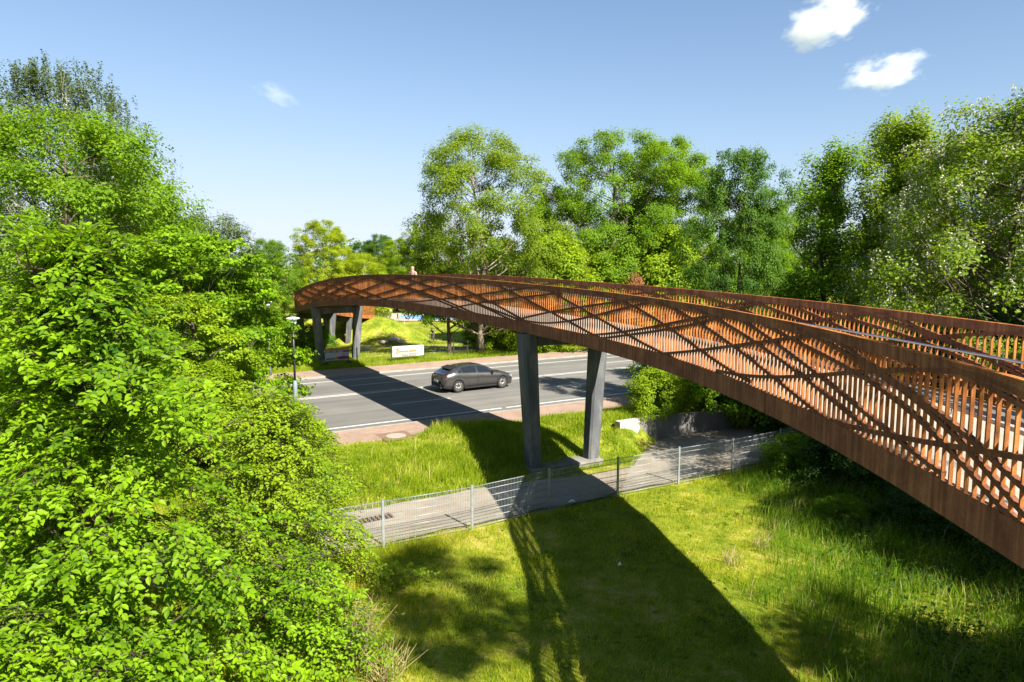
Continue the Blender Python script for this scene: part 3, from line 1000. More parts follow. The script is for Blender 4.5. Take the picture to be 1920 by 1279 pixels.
def crown_tree(seed, H, R, zb, nclump, nleaf, leaf, prof='round', rc=0.16, flat=0.62, inner=0.35, droop=0.0, aspect=0.33, nlimb=26, trunk_r=0.22, lean=0.0, hang=0.0, stems=1, ragged=0.0):
    """returns (crown mesh, trunk mesh): limbs run from the stem to leaf clumps spread through the crown"""
    rng = np.random.default_rng(seed)
    ph = rng.uniform(0, 6.28, 6)
    u = rng.beta(1.25, 1.15, nclump)
    az = rng.uniform(0, 2 * math.pi, nclump)
    env = PROF[prof](u) * R * (1 + 0.20 * np.sin(2 * az + ph[0] + u * 3) + 0.16 * np.sin(3 * az + ph[1] - u * 5) + 0.12 * np.sin(5 * az + ph[2] + u * 9))
    env = env * (1 + ragged * rng.uniform(-0.75, 0.55, nclump))
    fr = rng.uniform(inner, 1.0, nclump) ** 0.55
    C = np.stack([np.cos(az) * env * fr + lean * (zb + u * (H - zb)), np.sin(az) * env * fr, zb + u * (H - zb)], 1)
    # limbs
    mb = MB()
    stems_pts = []
    for k in range(stems):
        off = np.array([0, 0]) if stems == 1 else rng.normal(size=2) * 0.25
        sp = []
        for i in range(9):
            t = i / 8
            wobx, woby = (0.03 * H * math.sin(t * 5 + ph[3] + k) * t, 0.03 * H * math.cos(t * 4 + ph[4] + 2 * k) * t)
            sp.append((off[0] * (1 + 3 * t) + wobx + lean * t * H * 0.86, off[1] * (1 + 3 * t) + woby, -0.4 + t * (0.86 * H + 0.4)))
        rad = [trunk_r * (1.25 if i == 0 else 1) * (1 - 0.86 * (i / 8)) / (1 + 0.35 * (stems - 1)) for i in range(9)]
        mb.tube(sp, rad, 9)
        stems_pts.append(np.array(sp))
    order = rng.permutation(nclump)[:nlimb]
    for i in order:
        c = C[i]
        sp = stems_pts[i % stems]
        zr = max(zb * 0.55, c[2] - np.hypot(c[0], c[1]) * rng.uniform(0.55, 1.1))
        zr = min(zr, 0.8 * H)
        s0 = np.array([np.interp(zr, sp[:, 2], sp[:, k]) for k in range(3)])
        c = c - unit((c - s0)[None])[0] * rc * R * 0.6
        mid = s0 * 0.45 + c * 0.55 + np.array([0, 0, -0.10 * np.linalg.norm(c - s0)]) + rng.normal(size=3) * 0.05 * R
        fr_ = trunk_r * 0.30 * (1 - 0.6 * zr / H)
        mid2 = (mid + c) / 2 + rng.normal(size=3) * 0.04 * R
        mb.tube([s0, (s0 + mid) / 2 + rng.normal(size=3) * .02 * R, mid, mid2, c], [fr_, fr_ * 0.8, fr_ * 0.55, fr_ * 0.35, fr_ * 0.12], 6, cap=False)
        for q in range(2):
            e = c + rng.normal(size=3) * rc * R * 0.5
            mb.tube([mid, (mid + e) / 2 + rng.normal(size=3) * .03 * R, e], [fr_ * 0.4, fr_ * 0.25, fr_ * 0.08], 5, cap=False)
    # leaves: each clump a flattened tuft, denser on its upper outer side
    sz = rng.uniform(0.65, 1.35, nclump) * rc * R
    w = sz ** 2
    ci = rng.choice(nclump, nleaf, p=w / w.sum())
    d = rnd_dirs(rng, nleaf)
    d[:, 2] = np.where((d[:, 2] < -0.2) & (rng.random(nleaf) < 0.4), -d[:, 2] * 0.6, d[:, 2])
    rad = rng.uniform(0.25, 1.0, nleaf) ** 0.5 * (1 + 0.25 * rng.normal(size=nleaf))
    off = d * rad[:, None] * sz[ci][:, None]
    off[:, 2] *= flat
    P = C[ci] + off
    if hang:                                    # leaves strung along thin hanging strands
        nst = nclump * 9
        sc_ = rng.integers(0, nclump, nst)
        sb = C[sc_] + rng.normal(size=(nst, 3)) * (sz[sc_][:, None] * np.array([0.75, 0.75, 0.45]))
        sl = hang * rng.uniform(0.6, 2.4, nst)
        si = rng.integers(0, nst, nleaf)
        tt_ = rng.random(nleaf)
        P = sb[si] + rng.normal(size=(nleaf, 3)) * np.array([0.05, 0.05, 0.03])
        P[:, 2] -= sl[si] * tt_
        P[:, 0] += 0.10 * sl[si] * tt_ ** 2
    axis_pt = np.stack([lean * P[:, 2], 0 * P[:, 2], P[:, 2] * 0 + (zb + H) * 0.45], 1)
    outw = unit(P - axis_pt)
    N = unit(0.55 * outw + 0.55 * d + np.array([0, 0, 0.55]) + rng.normal(size=(nleaf, 3)) * 0.42)
    D = unit(outw * 0.6 + rng.normal(size=(nleaf, 3)) * 0.8 + np.array([0, 0, -0.25 - droop]))
    L = leaf * rng.uniform(0.7, 1.3, nleaf)
    V, Q, T = leaves(P, N, D, L, L * aspect * rng.uniform(0.8, 1.2, nleaf))
    crown = np_mesh("crown", V, Q, T)
    tr = mb.build("trunk", None, fix=False)
    tm = tr.data
    bpy.data.objects.remove(tr)
    for m_ in (tm, crown):
        m_.materials.append(None)
    tm.polygons.foreach_set("use_smooth", np.ones(len(tm.polygons), bool))
    return crown, tm


def plant(kind, mesh_pair, x, y, label, cat="tree", group=None, leaf='leaf_mid', bark='bark', s=1.0, sz=1.0, rz=None, z=None, blossom=None):
    """a tree or bush: Empty at the root, trunk and crown below it; copies share mesh data"""
    rz = random.uniform(0, 6.28) if rz is None else rz
    r = empty(kind, (x, y, gz(x, y) if z is None else z), label, cat, group, rz)
    r.scale = (s, s, s * sz)
    for nm, me_, mt in (("trunk", mesh_pair[1], bark), ("crown", mesh_pair[0], leaf)):
        o = bpy.data.objects.new(nm, me_)
        COL.objects.link(o)
        o.material_slots[0].link = 'OBJECT'
        o.material_slots[0].material = M[mt]
        o.parent = r
    if blossom:
        o = bpy.data.objects.new("blossom", blossom)
        COL.objects.link(o)
        o.parent = r
    return r


OAK_A = crown_tree(1, 19.2, 7.0, 2.8, 360, 96000, 0.165, 'round', 0.115, 0.85, 0.30, nlimb=60, trunk_r=0.36)
OAK_B = crown_tree(2, 17.2, 5.4, 2.0, 350, 92000, 0.165, 'egg', 0.125, 0.85, 0.32, nlimb=50, trunk_r=0.32)
DENSE = crown_tree(3, 13.2, 6.2, 1.2, 330, 84000, 0.145, 'egg', 0.12, 0.75, 0.40, nlimb=40, trunk_r=0.30)
COLUM = crown_tree(4, 12.8, 3.4, 1.0, 130, 42000, 0.13, 'spire', 0.16, 1.25, 0.15, nlimb=60, trunk_r=0.20, ragged=1.0)
BIRCH = crown_tree(5, 18.4, 4.4, 5.0, 200, 60000, 0.125, 'egg', 0.11, 0.8, 0.30, droop=1.2, hang=1.0, nlimb=60, trunk_r=0.22)
ROBIN = crown_tree(6, 12.2, 4.4, 2.0, 290, 62000, 0.115, 'egg', 0.125, 0.85, 0.28, nlimb=60, trunk_r=0.22, stems=2)
BUSH_A = crown_tree(7, 3.8, 2.1, 0.15, 170, 20000, 0.125, 'dome', 0.16, 0.85, 0.35, nlimb=16, trunk_r=0.06, stems=3)
BUSH_B = crown_tree(8, 3.0, 2.3, 0.1, 160, 18000, 0.12, 'dome', 0.17, 0.8, 0.35, nlimb=14, trunk_r=0.05, stems=4)
WILLOW = crown_tree(9, 13, 4.6, 1.5, 190, 34000, 0.26, 'egg', 0.18, 0.8, 0.5, nlimb=16, trunk_r=0.3, aspect=0.22)
MAPLE = crown_tree(10, 7.8, 3.1, 0.8, 220, 34000, 0.135, 'egg', 0.14, 0.45, 0.35, nlimb=36, trunk_r=0.13, aspect=0.42)

SAPL = crown_tree(14, 4.4, 1.1, 2.3, 24, 2200, 0.15, 'egg', 0.3, 0.7, 0.3, nlimb=10, trunk_r=0.06)
PARKT = crown_tree(15, 6.4, 2.1, 2.5, 70, 11000, 0.15, 'egg', 0.22, 0.7, 0.3, nlimb=22, trunk_r=0.2)
TALL = crown_tree(12, 19.3, 1.9, 15.8, 40, 6000, 0.15, 'round', 0.26, 0.8, 0.2, nlimb=20, trunk_r=0.16)  # unseen tree, crown kept small and high for its dappled shadow
rb_rng = np.random.default_rng(60)
_cv = np.array([v.co[:] for v in ROBIN[0].vertices])[::125]
_k = len(_cv)
_n = 11
_P = np.repeat(_cv, _n, 0) + rb_rng.normal(size=(_k * _n, 3)) * np.array([0.05, 0.05, 0.13])
_V, _Q, _T = leaves(_P, rnd_dirs(rb_rng, len(_P)), rnd_dirs(rb_rng, len(_P)), np.full(len(_P), 0.075), np.full(len(_P), 0.03))
BLOSSOM = np_mesh("blossom", _V, _Q, _T)
BLOSSOM.materials.append(M['blossom'])

# --- beyond the road, centre and right
far_trees = [
    ("oak_tree", OAK_A, -2.45, 52.6, 'leaf_oak', 'bark_light', 0.85, 1.0, 0.4, "tall airy oak with a bare pale trunk, standing against the sky"),
    ("oak_tree", OAK_B, 4.6, 67, 'leaf_mid', 'bark', 0.86, 1.0, 1.2, "lower mid green tree filling the dip beside the tall airy oak"),
    ("oak_tree", OAK_A, 9.6, 65, 'leaf_mid', 'bark_light', 0.98, 1.0, 2.0, "tall light green tree with uneven top, right of the tall airy oak"),
    ("oak_tree", OAK_B, 15.8, 71, 'leaf_mid', 'bark', 1.14, 1.0, 3.1, "tall dark topped tree joined to the light green tree on its right side"),
    ("oak_tree", OAK_B, 24.2, 68.5, 'leaf_mid', 'bark', 0.72, 1.0, 4.4, "mid green tree far behind the dark domed tree"),
    ("oak_tree", OAK_B, 10.0, 30.6, 'leaf_dark', 'bark', 0.42, 1.58, 4.4, "dark blue green tree with a rounded dome, left of the slim upright trees"),
    ("oak_tree", OAK_A, 31.5, 74, 'leaf_mid', 'bark', 0.72, 1.0, 5.0, "mid green tree behind the slender upright trees"),
    ("oak_tree", OAK_B, -9.0, 128, 'leaf_mid', 'bark', 0.80, 0.9, 5.5, "small bright tree at the left foot of the tall airy oak"),
    ("upright_tree", COLUM, 15.4, 33.5, 'leaf_fresh', 'bark', 1.0, 1.0, 0.3, "slim ragged upright tree with a spindly tip, left one of its row"),
    ("upright_tree", COLUM, 18.2, 33.2, 'leaf_lime', 'bark', 1.05, 1.04, 2.2, "tallest of the slim upright trees, next to the flowering tree"),
    ("upright_tree", COLUM, 17.2, 30.0, 'leaf_oak', 'bark', 1.0, 1.05, 4.0, "slim upright tree with grey green leaves in front of the flowering tree"),
    ("robinia_tree", ROBIN, 17.6, 25.0, 'leaf_rob', 'bark', 1.0, 0.94, 0.9, "big flowering tree hung with cream blossom at the right edge"),
    ("robinia_tree", ROBIN, 21.5, 27.5, 'leaf_rob', 'bark', 1.05, 0.98, 2.9, "flowering tree half hidden behind the big cream blossomed one"),
    ("robinia_tree", ROBIN, 14.9, 24.5, 'leaf_lime', 'bark', 0.66, 1.0, 4.4, "young light green tree with few blossoms below the flowering tree"),
    ("field_tree", OAK_B, -1.2, 70, 'leaf_mid', 'bark', 0.62, 1.0, 0.2, "mid green tree low behind the tall airy oak, on its right"),
    ("field_tree", OAK_B, -14.6, 116, 'leaf_lime', 'bark', 0.86, 1.0, 1.4, "light green tree low behind the tall airy oak, on its left"),
    ("field_tree", OAK_B, -20.0, 119, 'leaf_lime', 'bark', 0.72, 1.0, 3.3, "small light green tree at the right edge of the sky gap"),
    ("field_tree", OAK_B, 4.4, 60, 'leaf_lime', 'bark', 0.55, 1.0, 2.4, "light green tree just above the rail between the two tallest trees"),
    ("field_tree", OAK_B, 12.0, 72, 'leaf_mid', 'bark', 0.80, 1.0, 3.9, "mid green tree filling in behind the tall light green tree"),
    ("field_tree", OAK_B, 20.0, 76, 'leaf_lime', 'bark', 0.66, 1.0, 5.2, "light green tree between the dark topped tree and the dark domed tree"),
    ("field_tree", OAK_B, 27.5, 74, 'leaf_mid', 'bark', 0.66, 1.0, 0.9, "mid green tree to the right of the dark domed tree"),
    ("field_tree", OAK_B, 20.4, 37.0, 'leaf_fresh', 'bark', 0.52, 1.0, 1.7, "bright green tree filling in behind the slim upright trees"),
    ("field_tree", OAK_B, 13.4, 36.2, 'leaf_fresh', 'bark', 0.40, 1.0, 2.7, "small bright green tree left of the slim upright trees"),
]
for k, mp_, x, y, lf, bk, s, sz, rz, lb in far_trees:
    plant(k, mp_, x, y, lb, "tree", None, lf, bk, s, sz, rz, blossom=BLOSSOM if k == "robinia_tree" else None)

bushes = [
    # behind the bridge: bright undergrowth along the far side of the road and the near right bank
    (3.4, 55.8, 2.0, 1.15, 'leaf_lime', "bright lime bush behind the bridge rail under the dip in the treeline"),
    (8.6, 62.0, 2.3, 1.1, 'leaf_lime', "large bright lime bush below the light green tall tree"),
    (13.4, 62.5, 2.3, 1.1, 'leaf_lime', "light green bush between the tall tree and the dark domed tree"),
    (18.6, 65, 2.2, 1.0, 'leaf_mid', "mid green bush in front of the dark domed tree"),
    (-0.6, 53.6, 1.0, 0.95, 'leaf_lime', "round lime bush beyond the far footway, seen under the bridge deck"),
    (1.6, 54.5, 1.2, 0.9, 'leaf_lime', "lime bush behind the near pillar beyond the road"),
    (-2.6, 57.5, 0.9, 1.0, 'leaf_mid', "small bush beside the trunk at the end of the far fence"),
    (12.2, 30.0, 1.25, 1.0, 'leaf_lime', "yellow lit bush behind the inner railing, below the slim upright trees"),
    (14.0, 27.5, 1.2, 1.05, 'leaf_fresh', "fresh green bush behind the inner railing below the flowering tree"),
    (9.6, 33.2, 1.3, 0.95, 'leaf_mid', "mid green bush just beyond the end of the grey wall"),
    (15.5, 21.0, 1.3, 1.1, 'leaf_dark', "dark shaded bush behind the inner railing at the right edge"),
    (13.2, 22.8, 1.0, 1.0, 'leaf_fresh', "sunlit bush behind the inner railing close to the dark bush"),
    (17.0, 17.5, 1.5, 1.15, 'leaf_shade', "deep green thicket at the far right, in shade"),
]
for i, (x, y, s, sz, lf, lb) in enumerate(bushes):
    plant("bush", BUSH_A if i % 2 == 0 else BUSH_B, x, y, lb, "bush", None, lf, 'bark', s, sz)

# bushes over the retaining wall and in the shade under the bridge
low = [
    (6.3, 28.7, 0.62, 1.05, 'leaf_lime', "sunlit bush hanging over the left end of the retaining wall"),
    (8.4, 29.9, 0.85, 0.95, 'leaf_fresh', "bush spreading over the middle of the retaining wall, half in shade"),
    (10.6, 31.0, 0.95, 0.95, 'leaf_dark', "shaded bush over the right part of the retaining wall"),
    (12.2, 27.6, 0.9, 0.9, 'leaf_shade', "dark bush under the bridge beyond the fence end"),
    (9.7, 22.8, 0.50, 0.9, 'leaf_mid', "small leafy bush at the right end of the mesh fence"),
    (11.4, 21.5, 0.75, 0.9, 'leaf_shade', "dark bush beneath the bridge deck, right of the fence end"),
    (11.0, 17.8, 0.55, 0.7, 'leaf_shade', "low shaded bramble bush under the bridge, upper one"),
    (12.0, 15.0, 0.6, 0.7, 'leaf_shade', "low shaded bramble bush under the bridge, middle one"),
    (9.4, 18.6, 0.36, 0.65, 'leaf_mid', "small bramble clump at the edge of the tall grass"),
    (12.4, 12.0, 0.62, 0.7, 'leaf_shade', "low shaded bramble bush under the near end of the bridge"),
]
for i, (x, y, s, sz, lf, lb) in enumerate(low):
    plant("bush", BUSH_B if i % 2 == 0 else BUSH_A, x, y, lb, "bush", None, lf, 'bark', s, sz)

# --- left side and left distance
left_trees = [
    ("maple_tree", DENSE, -19.5, 30, 'leaf_mid', 'bark', 1.0, 1.0, 0.2, "big dense dark green tree filling the upper left"),
    ("maple_tree", DENSE, -19.8, 36, 'leaf_mid', 'bark', 0.62, 1.3, 2.0, "dense green tree stepping down right of the big upper left tree"),
    ("birch_tree", BIRCH, -25.6, 40, 'leaf_blue', 'bark_birch', 1.0, 1.0, 0.5, "weeping birch rising above the big upper left tree"),
    ("birch_tree", BIRCH, -32.5, 42, 'leaf_blue', 'bark_birch', 0.92, 1.0, 2.5, "weeping birch cut by the left edge"),
    ("birch_tree", BIRCH, -25.2, 44, 'leaf_blue', 'bark_birch', 0.80, 0.95, 4.1, "lower weeping birch on the right shoulder of the big tree"),
    ("maple_tree", MAPLE, -11.3, 24.5, 'leaf_fresh', 'bark', 1.0, 1.0, 0.6, "young maple in front of the lamp post at the roadside"),
    ("maple_tree", MAPLE, -14.2, 27.5, 'leaf_fresh', 'bark', 1.05, 1.0, 2.4, "young maple behind the roadside one, half merged with it"),
    ("maple_tree", MAPLE, -11.0, 21.8, 'leaf_lime', 'bark', 0.72, 1.0, 3.3, "small light maple left of the lamp post"),
    ("pine_tree", DENSE, -28.0, 58, 'pine', 'bark', 0.72, 1.05, 1.0, "dark brownish pine peeping out between the dense tree and the willow"),
    ("willow_tree", WILLOW, -30.5, 70, 'leaf_willow', 'bark', 0.98, 1.0, 0.3, "rounded grey green willow in the left distance"),
    ("field_tree", OAK_B, -25.5, 72, 'leaf_mid', 'bark', 0.62, 0.98, 0.9, "rounded green tree just right of the distant willow"),
    ("field_tree", OAK_B, -20.8, 76, 'leaf_yellow', 'bark_birch', 0.64, 0.94, 2.3, "yellow green tree with two thin white stems above the bridge bend"),
    ("field_tree", OAK_A, -17.6, 80, 'leaf_yellow', 'bark_birch', 0.50, 0.9, 4.0, "bright yellow green tree at the right end of the distant row"),
    ("field_tree", BUSH_A, -19.0, 80, 'leaf_yellow', 'bark', 1.9, 0.9, 1.0, "low golden bush above the top of the bridge bend"),
    ("field_tree", OAK_B, -26.8, 140, 'leaf_dark', 'bark', 0.82, 1.0, 0.4, "dark round tree in the sky gap left of the tall airy oak"),
    ("field_tree", OAK_B, -32.6, 150, 'leaf_dark', 'bark', 0.76, 1.0, 2.6, "smaller dark round tree in the sky gap beside the yellow row"),
    ("sapling", SAPL, -14.2, 89.6, 'leaf_yellow', 'bark_birch', 1.0, 1.0, 0.5, "young sapling with thin pale stem on the park grass by the playground"),
    ("park_tree", PARKT, -4.75, 51.4, 'leaf_mid', 'bark', 1.0, 1.0, 1.9, "small tree with thick trunk at the right end of the far fence"),
    ("field_tree", OAK_A, -36.0, 66, 'leaf_mid', 'bark', 0.62, 1.0, 1.9, "mid green tree behind the pine at the left"),
]
for k, mp_, x, y, lf, bk, s, sz, rz, lb in left_trees:
    plant(k, mp_, x, y, lb, "sapling" if k == "sapling" else "tree", None, lf, bk, s, sz, rz)

left_bushes = [
    (-6.9, 20.6, 0.62, 0.95, 'leaf_lime', "pale lime bush on the bank left of the drain grate"),
    (-7.6, 22.8, 0.62, 0.9, 'leaf_lime', "pale lime bush at the edge of the near footway"),
    (-9.4, 20.2, 0.95, 0.95, 'leaf_lime', "broad lime bush below the young maples"),
    (-13.2, 21.8, 1.3, 1.0, 'leaf_fresh', "large green bush behind the hornbeam at the left"),
    (-16.5, 56.5, 0.8, 0.9, 'leaf_mid', "bush behind the far pillar under the bridge bend"),
    (-21.0, 52.0, 1.4, 1.1, 'leaf_mid', "bush outside the bridge bend beyond the road"),
    (-19.0, 45.0, 1.3, 1.2, 'leaf_fresh', "bush beyond the road behind the lamp posts"),
    (-24.0, 60.0, 1.8, 1.2, 'leaf_mid', "large bush behind the bridge bend"),
    (-25.5, 118.0, 1.6, 0.8, 'leaf_mid', "low dark bush beyond the bridge end at the park"),
]
for i, (x, y, s, sz, lf, lb) in enumerate(left_bushes):
    plant("bush", BUSH_A if i % 2 == 0 else BUSH_B, x, y, lb, "bush", None, lf, 'bark', s, sz)

# trees on the bank to the right of and behind the viewer; they shade the lawn
shade_trees = [
    (ROBIN, 14.4, 2.4, 0.90, 'leaf_rob', 1.0), (OAK_B, 17.0, 0.5, 0.72, 'leaf_mid', 2.0), (TALL, 10.9, -0.9, 1.0, 'leaf_mid', 3.0),
    (OAK_B, 25.0, -6.0, 0.7, 'leaf_mid', 0.2), (OAK_B, 18.5, 9.8, 0.66, 'leaf_mid', 4.4), (DENSE, 15.2, 13.2, 0.60, 'leaf_dark', 1.6),
    (ROBIN, 14.7, 19.8, 0.92, 'leaf_rob', 5.1),
]
SHL = ["flowering tree on the bank right of the bridge, outside the view", "tall tree on the right bank, outside the view", "unseen tall tree, its small high crown shaped to dapple the lawn",
       "green tree farther back on the right bank, behind the viewpoint", "green tree on the right bank beyond the edge of the view", "dark dense tree rising at the right edge behind the inner railing", "flowering tree at the right edge, nearest of the flowering ones"]
for (mp_, x, y, s, lf, rz), lb in zip(shade_trees, SHL):
    plant("bank_tree", mp_, x, y, lb, "tree", None, lf, 'bark', s, 1.0, rz, blossom=BLOSSOM if mp_ is ROBIN else None)

# far woods closing the horizon
rng = np.random.default_rng(77)
nC = 760
aa = rng.uniform(-1.2, 1.2, nC)
dd = rng.uniform(150, 210, nC)
cx_, cy_ = np.sin(aa) * dd, np.cos(aa) * dd
cz_ = rng.uniform(0.5, 13.0, nC) * (0.75 + 0.25 * np.sin(aa * 17))
ci = rng.integers(0, nC, 52000)
d = rnd_dirs(rng, 52000)
P = np.stack([cx_[ci], cy_[ci], cz_[ci]], 1) + d * np.array([3.4, 3.4, 2.4]) * (rng.uniform(0.3, 1, 52000) ** 0.4)[:, None]
P[:, 2] = np.abs(P[:, 2])
V, Q, T = leaves(P, unit(d + np.array([0, 0, .5]) + rng.normal(size=d.shape) * .4), rnd_dirs(rng, len(d)), rng.uniform(.5, .9, len(d)), rng.uniform(.25, .4, len(d)))
tag(link("far_woods", np_mesh("far_woods", V, Q, T), M['leaf_dark']), "dark line of distant woods along the horizon", kind='stuff')


# ------------------------------------------------------------------ foreground hornbeam and leafy shrubs: sprays of separate leaves
def spray_tree(seed, H, R, zb, ntwig, per, leaf, prof, mat, root_xy, label, kind, cat, nparts=300, bark='bark', lobes=4.0, twig_len=0.5, aspect=0.31, lean=(0, 0), trunk_r=0.12, nlimb=40, view_side=True, fill=0.25):
    rng = np.random.default_rng(seed)
    x0, y0 = root_xy
    z0 = gz(x0, y0)
    root = empty(kind, (x0, y0, z0), label, cat)
    ph = rng.uniform(0, 6.28, 8)
    # branches end in flat, slightly drooping plates of twigs, one above the other
    m_tw = 11
    nb = ntwig // m_tw
    u = rng.beta(1.2, 1.1, nb)
    az = rng.uniform(0, 2 * math.pi, nb)
    if view_side:      # more branches on the sides that can be seen; the far side stays thinner
        tocam = math.atan2(-y0, -x0)
        w = 0.45 + 0.55 * (np.cos(az - tocam + 0.4) > -0.45)
        keep = rng.random(nb) < w
        u, az = u[keep], az[keep]
    nb = len(u)
    env = PROF[prof](u) * R * (1 + 0.17 * np.sin(2 * az + ph[0] + u * 4) + 0.16 * np.sin(3 * az + ph[1] - u * 6) + 0.16 * np.sin(6 * az + ph[2] + u * 11) + 0.13 * np.sin(u * 24 + az * 2 + ph[5]))
    frb = np.where(rng.random(nb) < fill, rng.uniform(0.3, 0.75, nb), rng.uniform(0.70, 1.12, nb))
    tip = np.stack([np.cos(az) * env * frb + lean[0] * u, np.sin(az) * env * frb + lean[1] * u, zb + u * (H - zb)], 1)
    outb = np.stack([np.cos(az), np.sin(az), 0.10 + 0.9 * np.clip(u - 0.55, 0, 1)], 1)
    bd = unit(outb + rng.normal(size=(nb, 3)) * 0.38)
    bd[:, 2] = bd[:, 2] * 0.5 - 0.22
    bd = unit(bd)
    bup = unit(np.array([0, 0, 1.0]) + rng.normal(size=(nb, 3)) * 0.20 + outb * 0.10)
    bsd = unit(np.cross(bup, bd))
    BL = twig_len * 2.5 * rng.uniform(0.6, 1.25, nb)
    j = np.arange(m_tw)
    tj = ((j + 0.6) / m_tw)[None, :, None]
    sj = np.where(j % 2 == 0, 1.0, -1.0)[None, :, None]
    B = tip[:, None] - bd[:, None] * (1 - tj) * BL[:, None, None] + rng.normal(size=(nb, m_tw, 3)) * 0.035
    B[:, :, 2] -= 0.20 * BL[:, None] * tj[:, :, 0] ** 2
    TD = bd[:, None] * (0.5 + 0.5 * tj ** 3) + bsd[:, None] * sj * 0.85 * (1 - 0.8 * tj ** 4) + rng.normal(size=(nb, m_tw, 3)) * 0.14
    B, TD = B.reshape(-1, 3), unit(TD.reshape(-1, 3))
    n = len(B)
    out = np.repeat(outb, m_tw, 0)
    fr = np.repeat(frb, m_tw)
    TL = twig_len * rng.uniform(0.5, 1.2, n)
    upv = unit(np.repeat(bup, m_tw, 0) + rng.normal(size=(n, 3)) * 0.12)
    k = np.arange(per)
    t = (k + 0.5) / per
    side = np.where(k % 2 == 0, 1.0, -1.0)
    S = unit(np.cross(upv, TD))
    UP = np.cross(TD, S)
    tt = t[None, :, None]
    P = B[:, None] + TD[:, None] * (TL[:, None] * t[None])[:, :, None]
    P[:, :, 2] -= 0.26 * (TL[:, None] * t[None] ** 2)
    D = TD[:, None] * (0.35 + 0.65 * tt ** 3) + S[:, None] * side[None, :, None] * 0.85 * (1 - 0.7 * tt ** 4) + rng.normal(size=(n, per, 3)) * 0.16
    D[:, :, 2] -= 0.26
    N = UP[:, None] + rng.normal(size=(n, per, 3)) * 0.30 + out[:, None] * 0.18
    P, D, N = P.reshape(-1, 3), unit(D.reshape(-1, 3)), unit(N.reshape(-1, 3))
    L = leaf * rng.uniform(0.65, 1.25, len(P))
    Wd = L * aspect * rng.uniform(0.85, 1.15, len(P))
    # the leaves that show largest become parts of their own
    camv = np.array([0, 0, CAMH]) - (P + np.array([x0, y0, z0]))
    dist = np.linalg.norm(camv, axis=1)
    face = np.abs(np.sum(unit(camv) * N, 1))
    rel = P + np.array([x0, y0, z0])
    inview = (np.abs(rel[:, 0]) < rel[:, 1] * 0.74) & (rel[:, 1] > 0.5) & ((CAMH - rel[:, 2]) < rel[:, 1] * 0.62)
    outer = np.repeat(fr, per) > 0.9
    score = np.where(inview & outer, face * L / dist, -1)
    pick = np.argsort(-score)[:nparts]
    rest = np.ones(len(P), bool)
    rest[pick] = False
    V, Q, T = leaves(P[rest], N[rest], D[rest], L[rest], Wd[rest], 0.28, True)
    # twigs and limbs
    mb = MB()
    sp = []
    for i in range(9):
        q_ = i / 8
        sp.append((lean[0] * q_ * .8 + 0.12 * math.sin(q_ * 5 + ph[3]), lean[1] * q_ * .8 + 0.12 * math.cos(q_ * 4 + ph[4]), -0.3 + q_ * (0.88 * H + 0.3)))
    mb.tube(sp, [trunk_r * (1 - 0.85 * i / 8) for i in range(9)], 9)
    spa = np.array(sp)
    for i in rng.permutation(n)[:nlimb]:
        c = B[i]
        zr = min(max(0.1 * H, c[2] - np.hypot(c[0], c[1]) * rng.uniform(0.5, 1.0)), .85 * H)
        s0 = np.array([np.interp(zr, spa[:, 2], spa[:, k_]) for k_ in range(3)])
        mid = s0 * .5 + c * .5 + rng.normal(size=3) * 0.04 * R
        f = trunk_r * 0.38
        mb.tube([s0, (s0 + mid) / 2, mid, (mid + c) / 2 + rng.normal(size=3) * .03 * R, c], [f, f * .8, f * .6, f * .4, f * .15], 6, cap=False)
    tr = mb.build("trunk", M[bark], fix=False)
    tr.parent = root
    tr.data.polygons.foreach_set("use_smooth", np.ones(len(tr.data.polygons), bool))
    TV, TQ = [], []
    e = B + TD * TL[:, None]
    e[:, 2] -= 0.26 * TL
    wv = S * 0.004
    uv = UP * 0.004
    for a, b in ((wv, -wv), (uv, -uv)):
        q0 = np.arange(n)[:, None] * 4 + (len(TV) * n * 4)
        TV.append(np.stack([B - TD * 0.25 + a, B - TD * 0.25 + b, e + b * .4, e + a * .4], 1).reshape(-1, 3))
        TQ.append(q0 + [0, 1, 2, 3])
    tw = link("twigs", np_mesh("twigs", np.concatenate(TV), np.concatenate(TQ)), M[bark])
    tw.parent = root
    tag(tw, kind='stuff')
    cr = link("crown", np_mesh("crown", V, Q, T), M[mat])
    cr.parent = root
    tag(cr, kind='stuff')
    # one shared leaf blade
    key = "leaf_blade_%s_%s" % (mat, aspect)
    if key not in bpy.data.meshes:
        v1, q1, _ = leaves(np.zeros((1, 3)), np.array([[0, 0, 1.]]), np.array([[0, 1., 0]]), np.array([1.]), np.array([aspect]), 0.28, True)
        lm = np_mesh(key, v1, q1)
        lm.materials.append(M[mat])
    lm = bpy.data.meshes[key]
    for i in pick:
        if score[i] <= 0:
            continue
        d_ = unit((D[i] - N[i] * np.dot(D[i], N[i]))[None])[0]
        s_ = np.cross(d_, N[i])
        m4 = Matrix(((s_[0] * L[i], d_[0] * L[i], N[i][0] * L[i], P[i][0]), (s_[1] * L[i], d_[1] * L[i], N[i][1] * L[i], P[i][1]),
                     (s_[2] * L[i], d_[2] * L[i], N[i][2] * L[i], P[i][2]), (0, 0, 0, 1)))
        o = bpy.data.objects.new("leaf", lm)
        COL.objects.link(o)
        o.matrix_basis = m4
        o.parent = root
    return root


